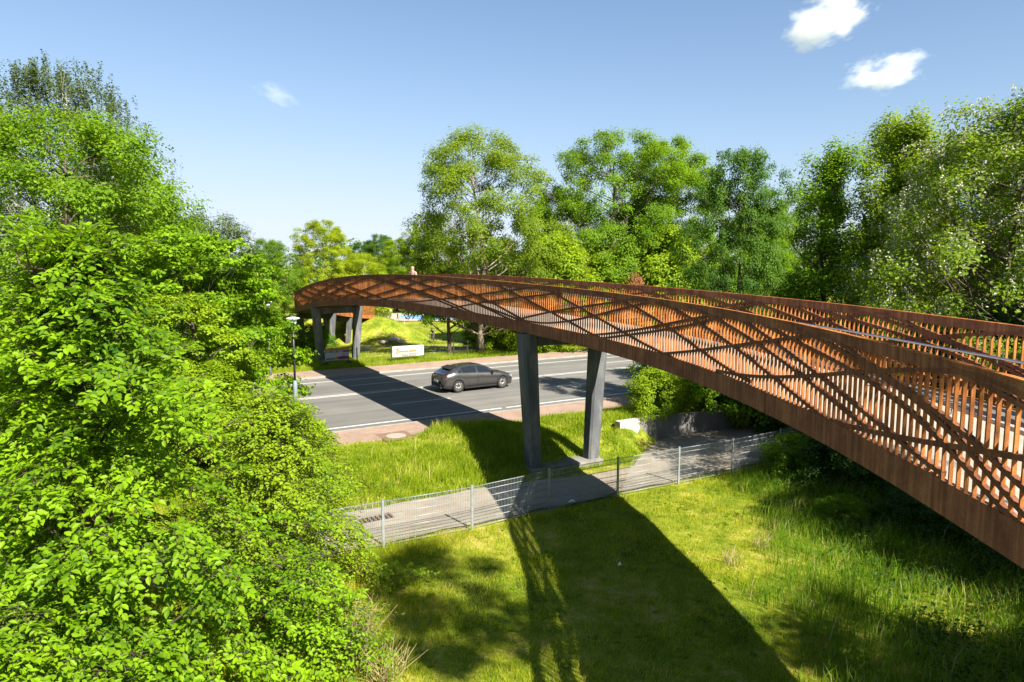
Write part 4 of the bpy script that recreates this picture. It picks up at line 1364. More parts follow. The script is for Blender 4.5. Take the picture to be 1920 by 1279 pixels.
spray_tree(101, 7.6, 3.15, 0.2, 4800, 11, 0.115, 'spire', 'leaf_fresh', (-6.5, 10.3), "large hornbeam with layered sprays of pointed leaves, nearest at the left", "hornbeam_tree", "tree", trunk_r=0.14)
spray_tree(102, 6.6, 2.4, 0.3, 3000, 10, 0.12, 'spire', 'leaf_fresh', (-9.6, 13.2), "hornbeam behind the nearest one at the left edge", "hornbeam_tree", "tree", nparts=60)
spray_tree(103, 4.4, 1.9, 0.2, 3000, 9, 0.085, 'dome', 'leaf_lime', (-5.2, 14.7), "yellow green leafy shrub right of the nearest hornbeam, at the lawn edge", "dogwood_bush", "bush", nparts=150, trunk_r=0.05, aspect=0.36, twig_len=0.42)
spray_tree(104, 3.3, 1.7, 0.1, 1700, 9, 0.085, 'dome', 'leaf_lime', (-6.2, 17.6), "yellow green shrub standing by the left end of the mesh fence", "dogwood_bush", "bush", nparts=60, trunk_r=0.05, aspect=0.36, twig_len=0.42)
spray_tree(105, 2.9, 1.9, 0.1, 1500, 10, 0.10, 'dome', 'leaf_fresh', (-6.3, 8.0), "low leafy bush at the bottom left corner", "hornbeam_bush", "bush", nparts=200, trunk_r=0.05)
spray_tree(106, 2.0, 1.5, 0.1, 1000, 9, 0.085, 'dome', 'leaf_fresh', (-3.9, 11.8), "small leafy bush in front of the yellow green shrub, by the dry stalks", "hornbeam_bush", "bush", nparts=120, trunk_r=0.04)

# ------------------------------------------------------------------ near double-rod mesh fence
def fence(name, posts, hgt, label, cat, mat, post_w, rods, vstep, wire, base_follow=True, double=True, tiltz=None):
    x0, y0 = posts[0]
    root = empty(name, (x0, y0, gz(x0, y0)), label, cat)
    for i, (x, y) in enumerate(posts):
        z = gz(x, y)
        mb = MB()
        a = math.atan2(posts[-1][1] - y0, posts[-1][0] - x0)
        mb.box((x, y, z + hgt / 2 - 0.1), (post_w, post_w * 0.66, hgt + 0.24), rz=a)
        mb.box((x, y, z + hgt + 0.026), (post_w * 1.12, post_w * 0.78, 0.012), rz=a)
        mb.build("post", mat, root)
        if i + 1 == len(posts):
            break
        x1, y1 = posts[i + 1]
        z1 = gz(x1, y1)
        L = math.hypot(x1 - x, y1 - y)
        d = np.array([(x1 - x) / L, (y1 - y) / L])
        nrm = np.array([d[1], -d[0]])
        mb = MB()

        def pt(t, h, o):
            p = np.array([x, y]) + d * t + nrm * o
            return (p[0], p[1], z + (z1 - z) * t / L + h)
        e = post_w / 2 + 0.004
        for h in rods:
            for o in ((-wire * 1.1, wire * 1.1) if double else (0,)):
                mb.tube([pt(e, h, o), pt(L - e, h, o)], wire * 0.62, 5)
        mb.build("rail_rod", mat, root)
        mb = MB()
        for t in np.arange(e + 0.02, L - e, vstep):
            mb.tube([pt(t, rods[0] - 0.02, 0), pt(t, rods[-1] + 0.025, 0)], wire * 0.5, 4, cap=False)
        tag(mb.build("mesh_wire", mat, root), kind='stuff')
    return root


FP = [(-8.35, 14.3), (-5.75, 15.55), (-3.30, 16.86), (-1.09, 18.02), (1.10, 19.51), (3.31, 20.78), (5.51, 21.97), (7.66, 23.13), (9.8, 24.38), (12.0, 25.65)]
fence("mesh_fence", FP, 1.25, "long galvanised double rod mesh fence between the lawn and the footpath", "fence", M['galv'], 0.065, [0.08, 0.28, 0.48, 0.68, 0.88, 1.08, 1.22], 0.05, 0.0085)
FF = [XY(r, 44.72) for r in (11.86, 14.36, 16.80, 19.25, 21.6, 22.75)]
far_fence = fence("mesh_fence", FF, 1.15, "dark low wire fence beyond the far footway carrying a printed banner", "fence", M['dark_metal'], 0.06, [0.06, 0.6, 1.12], 0.10, 0.006, double=False)


# printed banners
def banner(name, a, b, z0, z1, label, blocks, cat="banner", off=0.05, feet=False):
    a, b = np.array(a), np.array(b)
    L = np.linalg.norm(b - a)
    d = (b - a) / L
    nrm = np.array([d[1], -d[0]])
    a = a + nrm * off
    zb = gz(*((a + d * L / 2)))
    c = a + d * L / 2
    root = empty(name, (c[0], c[1], zb + z0), label, cat)
    P = lambda u, v, o: (a[0] + d[0] * u * L + nrm[0] * o, a[1] + d[1] * u * L + nrm[1] * o, zb + z0 + (z1 - z0) * v)
    mb = MB()
    mb.prism([P(0, 0, 0), P(1, 0, 0), P(1, 1, 0), P(0, 1, 0)], [P(0, 0, .012), P(1, 0, .012), P(1, 1, .012), P(0, 1, .012)])
    mb.build("sheet", mat_flat(name + "_vinyl", blocks[0], 0.5), root)
    mats, k = [], 0
    mb = MB()
    for (poly, colr) in blocks[1:]:
        m_ = mat_flat(name + "_ink", colr, 0.55)
        mats.append(m_)
        o = .014 + 0.0016 * k
        mb.add([P(u, v, o) for u, v in poly], [tuple(range(len(poly)))], k)
        k += 1
    mb.build("print", None, root, mats)
    if feet:
        for u in (0.0, 1.0):
            mb = MB()
            p = P(u, 0, -0.02)
            mb.box((p[0], p[1], zb + (z1 + .04) / 2), (0.05, 0.05, z1 + .04), rz=math.atan2(d[1], d[0]))
            mb.build("frame_post", M['dark_metal'], root)
            mb = MB()
            mb.box((p[0], p[1], zb + 0.10), (0.36, 0.42, 0.20), rz=math.atan2(d[1], d[0]), taper=0.9)
            mb.build("foot_block", M['rubber'], root)
    return root


def R4(a, b, c, d):
    return [(a, c), (b, c), (b, d), (a, d)]


def ell(cx, cy, rx, ry, n=10):
    return [(cx + rx * math.cos(2 * math.pi * i / n), cy + ry * math.sin(2 * math.pi * i / n)) for i in range(n)]


banner("banner", XY(16.86, 44.70), XY(19.20, 44.70), 0.36, 1.10, "white advertising banner with an orange roll and pink strips on the far fence", [
    (0.42, 0.42, 0.43),
    (R4(0.02, 0.10, 0.35, 0.92), (0.231, 0.286, 0.378)), (R4(0.90, 0.985, 0.30, 0.95), (0.189, 0.252, 0.378)),
    ([(0.20, 0.38), (0.5, 0.36), (0.74, 0.40), (0.76, 0.58), (0.5, 0.54), (0.22, 0.56)], (0.357, 0.151, 0.025)),
    ([(0.07, 0.20), (0.20, 0.30), (0.22, 0.66), (0.12, 0.60)], (0.357, 0.189, 0.134)),
    (R4(0.24, 0.49, 0.12, 0.30), (0.361, 0.218, 0.231)), (R4(0.52, 0.78, 0.14, 0.32), (0.353, 0.176, 0.176)),
    (ell(0.15, 0.72, 0.05, 0.12), (0.294, 0.160, 0.118)), (ell(0.82, 0.62, 0.07, 0.20), (0.336, 0.260, 0.277)), (ell(0.90, 0.36, 0.05, 0.10), (0.336, 0.277, 0.105)),
    (R4(0.28, 0.76, 0.05, 0.10), (0.189, 0.034, 0.042)), (R4(0.495, 0.512, 0.06, 0.60), (0.378, 0.370, 0.344)),
], off=0.06)
sgn_a, sgn_b = XY(12.35, 45.3), XY(13.95, 45.3)
banner("banner", sgn_a, sgn_b, 0.34, 1.18, "framed banner with orange header and violet corner between the far pillar legs", [
    (0.38, 0.39, 0.42),
    (R4(0.0, 1.0, 0.80, 1.0), (0.336, 0.176, 0.021)), (R4(0.0, 1.0, 0.62, 0.78), (0.042, 0.055, 0.050)),
    (R4(0.03, 0.20, 0.63, 0.77), (0.260, 0.277, 0.294)), (R4(0.24, 0.46, 0.64, 0.75), (0.244, 0.260, 0.210)), (R4(0.52, 0.75, 0.63, 0.76), (0.260, 0.277, 0.294)),
    ([(0.52, 0.06), (1.0, 0.06), (1.0, 0.30), (0.75, 0.34), (0.52, 0.26)], (0.151, 0.017, 0.126)), (ell(0.47, 0.2, 0.06, 0.13), (0.357, 0.260, 0.034)),
    (R4(0.03, 0.40, 0.08, 0.18), (0.092, 0.042, 0.126)), (R4(0.70, 0.95, 0.40, 0.56), (0.231, 0.277, 0.357)),
], feet=True)

# ------------------------------------------------------------------ retaining wall beside the footpath
wroot = empty("retaining_wall", (*XY(17.35, 20.86), -0.42), "low concrete retaining wall beside the footpath, its left end sunlit and nearly white", "wall")
r = 17.3
k = 0
while r < 30:
    L = 1.05 if k == 0 else 1.98
    mb = MB()
    P = [XY(r + 0.006, 20.72 + 0.004 * (k % 3)), XY(r + L - 0.006, 20.72 + 0.004 * (k % 3)), XY(r + L - 0.006, 21.05), XY(r + 0.006, 21.05)]
    zt = 0.54 - 0.02 * k
    mb.prism([(x, y, -0.8) for x, y in P], [(x, y, zt) for x, y in P])
    mb.build("wall_panel", M['wall'] if k < 1 else M['concrete'], wroot)  # sunlight on the first panel is put into a paler concrete colour
    r += L
    k += 1
mb = MB()
P = [XY(17.1, 20.9), XY(17.294, 20.72), XY(17.294, 24.0), XY(17.1, 24.0)]

# ------------------------------------------------------------------ street lamps
def lamp(x, y, zt, label):
    z = gz(x, y)
    root = empty("street_lamp", (x, y, z), label, "street lamp", "street lamps along the road")
    mb = MB()
    mb.tube([(x, y, z - 0.1), (x, y, z + 2.3), (x, y, z + 2.42)], [0.085, 0.085, 0.055], 14)
    mb.build("base_tube", M['lamp_pole'], root)
    mb = MB()
    mb.box((x - 0.02, y - 0.088, z + 0.75), (0.09, 0.012, 0.42))
    mb.build("access_door", M['lamp_pole'], root)
    mb = MB()
    mb.tube([(x, y, z + 2.42), (x, y, zt - 0.3)], [0.045, 0.036], 12)
    mb.build("pole", M['dark_metal'], root)
    mb = MB()
    mb.lathe((x, y, zt - 0.3), [(0.05, 0), (0.13, 0.03), (0.15, 0.2), (0.14, 0.24)], 14)
    mb.build("lamp_shade", M['lamp_glass'], root)
    mb = MB()
    mb.lathe((x, y, zt - 0.06), [(0.26, 0), (0.25, 0.03), (0.08, 0.07)], 16)
    mb.build("cap", M['lamp_glass'], root)


lamp(-8.37, 26.0, 4.78, "street lamp on a thick blue grey base in front of the road")
lamp(-14.75, 41.2, 4.62, "street lamp across the road with its white head among maple leaves")

# ------------------------------------------------------------------ manhole, grate, litter
mx, my = -4.57, 26.25
root = empty("manhole_cover", (mx, my, 0.1), "round iron manhole cover set in pale stone on the near footway", "manhole cover")
mb = MB()
mb.box((mx, my, 0.094), (1.25, 1.25, 0.014), rz=math.radians(90) - RA)
mb.build("stone_surround", mat_noise('manhole_stone', [(0.3, (0.13, 0.08, 0.06)), (0.7, (0.20, 0.125, 0.095))], 6), root)
mb = MB()
mb.lathe((mx, my, 0.101), [(0.40, 0), (0.40, 0.008), (0.36, 0.012)], 28)
mb.build("lid", mat_noise('manhole_lid', [(0.3, (0.22, 0.20, 0.175)), (0.7, (0.30, 0.27, 0.24))], 18), root)
gx_, gy_ = -3.87, 18.76
root = empty("drain_grate", (gx_, gy_, -0.41), "rusty slotted drain grate in the footpath behind the fence", "drain grate")
M['rust'] = mat_noise('rusty_iron', [(0.3, (0.10, 0.05, 0.03)), (0.7, (0.24, 0.13, 0.08))], 20, 0.9)
mb = MB()
a = math.radians(90) - RA
mb.box((gx_, gy_, -0.411), (0.98, 0.42, 0.006), rz=a)
mb.build("pit_shade", mat_flat('drain_pit_shade', (0.012, 0.012, 0.012), 0.9), root)  # flat black plate in place of the shade below the bars
for i in range(8):
    mb = MB()
    o = -0.45 + 0.128 * i
    mb.box((gx_ + math.cos(a) * o, gy_ + math.sin(a) * o, -0.398), (0.05, 0.42, 0.018), rz=a)
    mb.build("grate_bar", M['rust'], root)
for (x, y, s, lb) in [(1.81, 20.06, 0.12, "scrap of white paper lying in the grass by the fence post"), (2.6, 15.8, 0.05, "tiny white paper scrap on the shaded lawn")]:
    mb = MB()
    z = gz(x, y) + 0.08
    mb.add([(x - s, y - s * .6, z), (x + s * .2, y - s * .7, z + .03), (x + s, y - s * .1, z), (x + s * .6, y + s * .6, z + .05), (x - s * .5, y + s * .7, z + .02), (x, y, z + .09)],
           [(0, 1, 5), (1, 2, 5), (2, 3, 5), (3, 4, 5), (4, 0, 5), (4, 3, 2, 1, 0)])
    tag(mb.build("paper_scrap", mat_flat('white_paper', (0.78, 0.78, 0.76), 0.8)), lb, "litter")


# ------------------------------------------------------------------ car
def car():
    th = math.radians(90 - 58.6)
    fx, fy = math.cos(th), math.sin(th)
    lx, ly = -fy, fx
    wx, wy = (-2.90 - 0.55) / 2, (36.01 + 37.45) / 2       # middle of the near wheels
    cx, cy = wx + lx * 0.80 - fx * 0.06, wy + ly * 0.80 - fy * 0.06
    root = empty("car", (cx, cy, 0.0), "dark grey metallic hatchback driving on the road", "car", rz=th)
    PAINT = bpy.data.materials.new('dark_grey_car_paint')
    PAINT.use_nodes = True
    p = PAINT.node_tree.nodes["Principled BSDF"]
    nn, ll = PAINT.node_tree.nodes, PAINT.node_tree.links
    fl = noise(nn, ll, coords(nn, ll), 900, 1)
    rp = ramp(nn, [(0.35, (0.075, 0.074, 0.077)), (0.65, (0.115, 0.113, 0.116))])
    ll.new(fl, rp.inputs[0])
    ll.new(rp.outputs[0], p.inputs["Base Color"])
    p.inputs["Metallic"].default_value = 0.8
    p.inputs["Roughness"].default_value = 0.3
    p.inputs["Coat Weight"].default_value = 1.0
    p.inputs["Coat Roughness"].default_value = 0.04
    GLASS = mat_flat('tinted_car_glass', (0.010, 0.013, 0.016), 0.06, spec=0.5, coat=0.25)
    BLACK = mat_flat('black_trim', (0.015, 0.015, 0.016), 0.4)
    RIM = mat_flat('alloy_rim', (0.26, 0.255, 0.25), 0.3, 0.9)
    I = lambda x, t: float(np.interp(x, [a for a, b in t], [b for a, b in t]))
    ZT = [(-2.20, 0.84), (-2.17, 0.93), (-2.08, 1.00), (-1.92, 1.05), (-1.55, 1.235), (-1.25, 1.335), (-0.85, 1.405), (-0.35, 1.435), (0.05, 1.415), (0.40, 1.345), (0.78, 1.16), (1.10, 0.985), (1.22, 0.945), (1.6, 0.895), (1.95, 0.805), (2.12, 0.71), (2.22, 0.58), (2.26, 0.48)]
    ZB = [(-2.20, 0.80), (-1.9, 0.99), (-1.5, 1.06), (-1.2, 1.03), (-0.3, 0.965), (0.6, 0.925), (1.1, 0.89), (1.3, 0.865), (1.95, 0.74), (2.26, 0.44)]
    W = [(-2.20, 0.66), (-2.12, 0.78), (-1.95, 0.855), (-1.6, 0.89), (-1.3, 0.9), (-0.6, 0.885), (0.3, 0.88), (1.1, 0.89), (1.45, 0.895), (1.8, 0.865), (2.08, 0.75), (2.2, 0.6), (2.26, 0.48)]
    BT = [(-2.20, 0.42), (-2.1, 0.27), (-1.8, 0.22), (1.8, 0.20), (2.1, 0.22), (2.26, 0.34)]
    xs = np.unique(np.concatenate([np.linspace(-2.2, 2.26, 62), [-1.3 + s * 0.37 for s in (-1, 1)], [1.42 + s * 0.37 for s in (-1, 1)]]))
    secs = []
    for x in xs:
        zt, w, b = I(x, ZT), I(x, W), I(x, BT)
        zb = min(I(x, ZB), zt - 0.035)
        for xw in (-1.3, 1.42):
            dx = abs(x - xw)
            if dx < 0.37:
                b = max(b, 0.33 + math.sqrt(max(0, 0.37 ** 2 - dx * dx)))
        cab = max(0.0, min(1.0, (zt - zb - 0.06) / 0.38))
        wr = w * 0.91 - 0.25 * cab - 0.02
        bb = max(b, 0.2)
        lo = max(0.50, b + 0.025)
        mid = max(0.70, lo + 0.03)
        secs.append([(0, bb), (w * 0.80, bb), (w * (0.965 if b < 0.3 else 0.985), b), (w * 0.985, lo), (w, mid if mid < zb - .11 else zb - .11), (w * 0.968, zb - 0.07), (w * 0.915, zb),
                     (wr, zt - 0.055 if cab > 0.05 else zb + (zt - zb) * .55), (wr * 0.72, zt - 0.014), (0, zt)])
    n = 10
    V = [(x, s * y, z) for x, sec in zip(xs, secs) for s in (-1, 1) for y, z in sec]
    vi = lambda i, side, k: i * 2 * n + (0 if side < 0 else n) + k
    mb = MB()
    fs, tri = [], []
    for i in range(len(xs) - 1):
        for side in (-1, 1):
            for k in range(n - 1):
                f = (vi(i, side, k), vi(i + 1, side, k), vi(i + 1, side, k + 1), vi(i, side, k + 1))
                fs.append(f if side < 0 else f[::-1])
    for i in (0, len(xs) - 1):
        fs.append(tuple(vi(i, -1, k) for k in range(n)) + tuple(vi(i, 1, k) for k in range(n - 1, -1, -1)))
    mb.add(V, fs, 0, True)
    body = mb.build("body", PAINT, None)
    bm = bmesh.new()
    bm.from_mesh(body.data)
    bmesh.ops.remove_doubles(bm, verts=bm.verts, dist=0.0005)
    bmesh.ops.recalc_face_normals(bm, faces=bm.faces)
    bm.to_mesh(body.data)
    bm.free()
    body.parent = root

    def sec(x, k, side):
        i = int(np.clip(np.searchsorted(xs, x) - 1, 0, len(xs) - 2))
        t = (x - xs[i]) / (xs[i + 1] - xs[i])
        a, b = secs[i][k], secs[i + 1][k]
        return Vector((x, side * (a[0] + (b[0] - a[0]) * t), a[1] + (b[1] - a[1]) * t))

    def pane(name, x0, x1, side, v0, v1, mat, sl0=0.0, sl1=0.0, off=0.006):
        """patch on the body side between belt (6) and roof edge (7)"""
        g, cols = [], 9
        for v in np.linspace(v0, v1, 5):
            for c in range(cols):
                x = x0 + (x1 - x0) * c / (cols - 1) + (sl0 * (1 - c / (cols - 1)) + sl1 * c / (cols - 1)) * v
                pnt = sec(x, 6, side).lerp(sec(x, 7, side), v)
                g.append(pnt + Vector((0, side * off, off * 0.4)))
        mb_ = MB()
        mb_.add(g, [(r_ * cols + c, r_ * cols + c + 1, (r_ + 1) * cols + c + 1, (r_ + 1) * cols + c) for r_ in range(4) for c in range(cols - 1)], 0, True)
        o = mb_.build(name, mat, fix=False)
        o.parent = root
    for side in (-1, 1):
        pane("window", -1.02, -0.16, side, 0.10, 0.90, GLASS, -0.05, 0.0)
        pane("window", -0.08, 0.98, side, 0.10, 0.90, GLASS, 0.0, -0.52)
        pane("window", -1.30, -1.07, side, 0.12, 0.55, GLASS, 0.14, -0.03)
        pane("window_trim", -1.36, 1.0, side, 0.03, 0.085, BLACK, 0, 0, 0.007)

    def top_patch(name, x0, x1, wf, mat, off=0.006):
        g, cols, rows = [], 9, 7
        for r_ in range(rows):
            x = x0 + (x1 - x0) * r_ / (rows - 1)
            for c in range(cols):
                u = (c / (cols - 1) * 2 - 1) * wf
                a, b_, e_ = sec(x, 9, 1), sec(x, 8, 1 if u > 0 else -1), sec(x, 7, 1 if u > 0 else -1)
                t = abs(u)
                pnt = a.lerp(b_, t / 0.72) if t < 0.72 else b_.lerp(e_, (t - 0.72) / 0.28)
                g.append(pnt + Vector((off * (1 if x > 0 else -1) * 0.6, 0, off)))
        mb_ = MB()
        mb_.add(g, [(r_ * cols + c, r_ * cols + c + 1, (r_ + 1) * cols + c + 1, (r_ + 1) * cols + c) for r_ in range(rows - 1) for c in range(cols - 1)], 0, True)
        o = mb_.build(name, mat, fix=False)
        o.parent = root
    top_patch("windscreen", 0.52, 1.10, 0.95, GLASS)
    top_patch("rear_window", -1.92, -1.50, 0.80, GLASS)
    top_patch("sunroof", -0.35, 0.25, 0.62, GLASS, 0.004)

    def part(mbx, name, mat):
        o = mbx.build(name, mat)
        o.parent = root
        return o
    mb = MB()
    mb.prism([(-1.66, -0.50, 1.225), (-1.25, -0.56, 1.335), (-1.25, 0.56, 1.335), (-1.66, 0.50, 1.225)], [(-1.69, -0.50, 1.262), (-1.25, -0.56, 1.355), (-1.25, 0.56, 1.355), (-1.69, 0.50, 1.262)])
    part(mb, "spoiler", BLACK)
    for xw in (-1.3, 1.42):
        for side in (-1, 1):
            y = side * 0.795
            mb = MB()
            mb.lathe((xw, y, 0.33), [(0.20, -0.09), (0.31, -0.105), (0.33, -0.08), (0.33, 0.08), (0.31, 0.105), (0.20, 0.09)], 28, axis='Y')
            w_ = part(mb, "wheel", M['rubber'])
            mb = MB()
            yo = side * 0.085
            mb.lathe((xw, y + yo, 0.33), [(0.235, -0.012), (0.235, 0.012), (0.205, 0.014), (0.205, -0.006)], 28, axis='Y')
            for q_ in range(10):
                t = 2 * math.pi * q_ / 10
                a_, b_ = 0.03, 0.22
                d_ = 0.11
                mb.tube([(xw + a_ * math.cos(t), y + yo + side * .006, .33 + a_ * math.sin(t)), (xw + b_ * math.cos(t + d_ * (1 if q_ % 2 else -1)), y + yo + side * .004, .33 + b_ * math.sin(t + d_ * (1 if q_ % 2 else -1)))], [0.02, 0.014], 5)
            mb.lathe((xw, y + yo, 0.33), [(0.05, -0.01), (0.05, 0.014), (0.03, 0.018)], 12, axis='Y')
            o = mb.build("rim", RIM)
            o.parent = w_
            mb = MB()
            mb.lathe((xw, y + yo - side * 0.02, 0.33), [(0.2, -0.004), (0.2, 0.004)], 24, axis='Y')
            o = mb.build("shadow_disc", mat_flat('wheel_shadow', (0.02, 0.02, 0.02), 0.6))  # near-black disc stands in for the shade behind the spokes
            o.parent = w_
    # lights, handles, mirrors, plate, bumper insert, sills
    RED = mat_flat('tail_light_red', (0.45, 0.015, 0.012), 0.15, coat=1.0)
    for side in (-1, 1):
        mb = MB()
        mb.prism([(-2.205, side * 0.36, 0.83), (-2.05, side * 0.83, 0.82), (-1.83, side * 0.885, 0.86), (-2.06, side * 0.825, 0.91), (-2.19, side * 0.38, 0.89)],
                 [(-2.17, side * 0.36, 0.83), (-2.0, side * 0.76, 0.82), (-1.83, side * 0.83, 0.86), (-2.0, side * 0.76, 0.91), (-2.15, side * 0.38, 0.89)])
        part(mb, "taillight", RED)
        mb = MB()
        mb.prism([(1.80, side * 0.87, 0.66), (2.06, side * 0.765, 0.625), (2.20, side * 0.56, 0.605), (2.19, side * 0.55, 0.65), (2.02, side * 0.765, 0.70)],
                 [(1.80, side * 0.80, 0.66), (2.0, side * 0.7, 0.625), (2.12, side * 0.5, 0.605), (2.1, side * 0.5, 0.65), (1.95, side * 0.7, 0.70)])
        part(mb, "headlight", mat_flat('headlight_lens', (0.5, 0.52, 0.55), 0.1, coat=1.0))
        for xh in (-0.92, 0.12):
            mb = MB()
            mb.box((xh, side * 0.878, 0.845), (0.17, 0.03, 0.028))
            part(mb, "door_handle", RIM if xh > 0 else PAINT)
        mb = MB()
        mb.prism([(0.72, side * 0.86, 0.955), (0.86, side * 0.86, 0.955), (0.84, side * 1.03, 0.965), (0.74, side * 1.03, 0.965)], [(0.70, side * 0.90, 1.06), (0.83, side * 0.90, 1.055), (0.81, side * 1.02, 1.06), (0.72, side * 1.02, 1.065)])
        part(mb, "side_mirror", PAINT)
        mb = MB()
        mb.box((0.06, side * 0.872, 0.245), (1.98, 0.05, 0.09))
        part(mb, "sill", BLACK)
        for xd in (-0.12,):
            mb = MB()
            mb.box((xd, side * 0.889, 0.64), (0.008, 0.012, 0.60))
            part(mb, "door_gap", BLACK)
        mb = MB()
        mb.lathe((-2.17, side * 0.55, 0.29), [(0.045, -0.05), (0.045, 0.03)], 12, axis='X')
        part(mb, "exhaust_pipe", RIM)
    mb = MB()
    mb.prism([(-2.212, -0.60, 0.33), (-2.212, 0.60, 0.33), (-2.225, 0.56, 0.50), (-2.225, -0.56, 0.50)], [(-2.1, -0.62, 0.33), (-2.1, 0.62, 0.33), (-2.1, 0.6, 0.50), (-2.1, -0.6, 0.50)])
    part(mb, "rear_diffuser", BLACK)
    mb = MB()
    mb.box((-2.232, 0, 0.60), (0.012, 0.52, 0.11))
    pl = part(mb, "licence_plate", mat_flat('plate_white', (0.8, 0.8, 0.8), 0.4))
    mb = MB()
    mb.lathe((-2.2, 0, 0.93), [(0.055, -0.02), (0.055, 0.004), (0.03, 0.008)], 14, axis='X')
    part(mb, "emblem", RIM)
    mb = MB()
    mb.box((2.24, 0, 0.50), (0.05, 0.85, 0.20))
    part(mb, "grille", BLACK)
    mb = MB()
    mb.box((-1.0, 0.0, 1.40), (0.12, 0.03, 0.05), taper=0.6)
    part(mb, "antenna", BLACK)


car()


# ------------------------------------------------------------------ people
SKIN = mat_flat('skin', (0.34, 0.19, 0.13), 0.5)
def person(x, y, z, rz, h, top, legs, label, pose='stand', hair=(0.05, 0.035, 0.025), group=None, bald=False):
    s = h / 1.75
    root = empty("person", (x, y, z), label, "person", group, rz)
    J = {'pel': (0, 0, .93), 'wai': (0, 0, 1.08), 'che': (0, 0.0, 1.30), 'nec': (0, .01, 1.48), 'hea': (0, .02, 1.60), 'cro': (0, .01, 1.70),
         'shL': (.18, 0, 1.40), 'elL': (.24, .02, 1.13), 'wrL': (.25, .10, .90), 'haL': (.25, .13, .82), 'shR': (-.18, 0, 1.40), 'elR': (-.24, .02, 1.13), 'wrR': (-.25, .10, .90), 'haR': (-.25, .13, .82),
         'hiL': (.09, 0, .90), 'knL': (.10, .02, .48), 'anL': (.10, -.02, .08), 'toL': (.11, .15, .03), 'hiR': (-.09, 0, .90), 'knR': (-.10, .02, .48), 'anR': (-.10, -.02, .08), 'toR': (-.11, .15, .03)}
    if pose == 'walk':
        J.update(knL=(.09, .16, .50), anL=(.09, .20, .08), toL=(.10, .36, .04), knR=(-.09, -.02, .48), anR=(-.09, -.26, .12), toR=(-.1, -.14, .03), wrL=(.24, -.06, .92), haL=(.24, -.06, .84), wrR=(-.24, .22, .95), haR=(-.24, .26, .88))
    if pose == 'sit':
        dz = -.44
        for k_ in J:
            if k_[:2] not in ('kn', 'an', 'to'):
                J[k_] = (J[k_][0], J[k_][1], J[k_][2] + dz)
        J.update(knL=(.11, .42, .50), anL=(.11, .42, .10), toL=(.11, .57, .04), knR=(-.11, .42, .50), anR=(-.11, .42, .10), toR=(-.11, .57, .04), wrL=(.16, .30, .58), haL=(.14, .38, .56), wrR=(-.16, .30, .58), haR=(-.14, .38, .56))
    if pose == 'ride':
        J.update(pel=(0, -.10, .98), wai=(0, -.04, 1.12), che=(0, .12, 1.30), nec=(0, .22, 1.44), hea=(0, .28, 1.56), cro=(0, .28, 1.66), shL=(.18, .16, 1.37), shR=(-.18, .16, 1.37), elL=(.27, .34, 1.2), elR=(-.27, .34, 1.2), wrL=(.25, .52, 1.08), wrR=(-.25, .52, 1.08), haL=(.25, .57, 1.05), haR=(-.25, .57, 1.05),
                 hiL=(.09, -.08, .94), hiR=(-.09, -.08, .94), knL=(.10, .26, .70), anL=(.10, .06, .36), toL=(.10, .20, .30), knR=(-.10, .20, .50), anR=(-.10, .04, .16), toR=(-.10, .18, .12))
    Rr = dict(pel=.135, wai=.125, che=.155, nec=.058, hea=.10, cro=.085, shL=.07, elL=.048, wrL=.035, haL=.03, shR=.07, elR=.048, wrR=.035, haR=.03, hiL=.10, knL=.065, anL=.045, toL=.04, hiR=.10, knR=.065, anR=.045, toR=.04)
    E_ = [('pel', 'wai'), ('wai', 'che'), ('che', 'nec'), ('nec', 'hea'), ('hea', 'cro'), ('che', 'shL'), ('shL', 'elL'), ('elL', 'wrL'), ('wrL', 'haL'), ('che', 'shR'), ('shR', 'elR'), ('elR', 'wrR'), ('wrR', 'haR'),
          ('pel', 'hiL'), ('hiL', 'knL'), ('knL', 'anL'), ('anL', 'toL'), ('pel', 'hiR'), ('hiR', 'knR'), ('knR', 'anR'), ('anR', 'toR')]
    ks = list(J)
    me_ = bpy.data.meshes.new("body")
    me_.from_pydata([tuple(c * s for c in J[k_]) for k_ in ks], [(ks.index(a_), ks.index(b_)) for a_, b_ in E_], [])
    o = bpy.data.objects.new("body", me_)
    COL.objects.link(o)
    sk = o.modifiers.new("skin", 'SKIN')
    for i, k_ in enumerate(ks):
        me_.skin_vertices[0].data[i].radius = (Rr[k_] * s, Rr[k_] * s * (0.75 if k_ in ('che', 'wai', 'pel') else 1))
        me_.skin_vertices[0].data[i].use_root = (k_ == 'pel')
    o.modifiers.new("sub", 'SUBSURF').levels = 1
    dg = bpy.context.evaluated_depsgraph_get()
    nm = bpy.data.meshes.new_from_object(o.evaluated_get(dg))
    o.modifiers.clear()
    o.data = nm
    nm.materials.clear()
    for m_ in (SKIN, mat_flat('shirt', top, 0.85), mat_flat('trousers', legs, 0.85), mat_flat('shoes', (0.05, 0.05, 0.05), 0.7)):
        nm.materials.append(m_)
    waist = J['pel'][2] + .04
    neck = J['nec'][2] - .03
    for p_ in nm.polygons:
        c = p_.center / s
        hand = min((Vector(c) - Vector(J[k_])).length for k_ in ('haL', 'haR', 'wrL', 'wrR')) < 0.07
        p_.material_index = 0 if (c.z > neck or hand) else 1 if c.z > waist or (abs(c.x) > .2 and pose != 'sit') else 3 if c.z < .09 and pose != 'ride' else 2
        p_.use_smooth = True
    o.parent = root
    mb = MB()
    hx, hy, hz = [c * s for c in J['hea']]
    for sx in (-1, 1):
        mb.lathe((hx + sx * .036 * s, hy + .094 * s, hz + .012 * s), [(0.001, -.004 * s), (.012 * s, 0), (.001, .006 * s)], 6, axis='Y')
    e = mb.build("eyes", mat_flat('eye_dark', (0.03, 0.02, 0.02), 0.3))
    e.parent = root
    mb = MB()
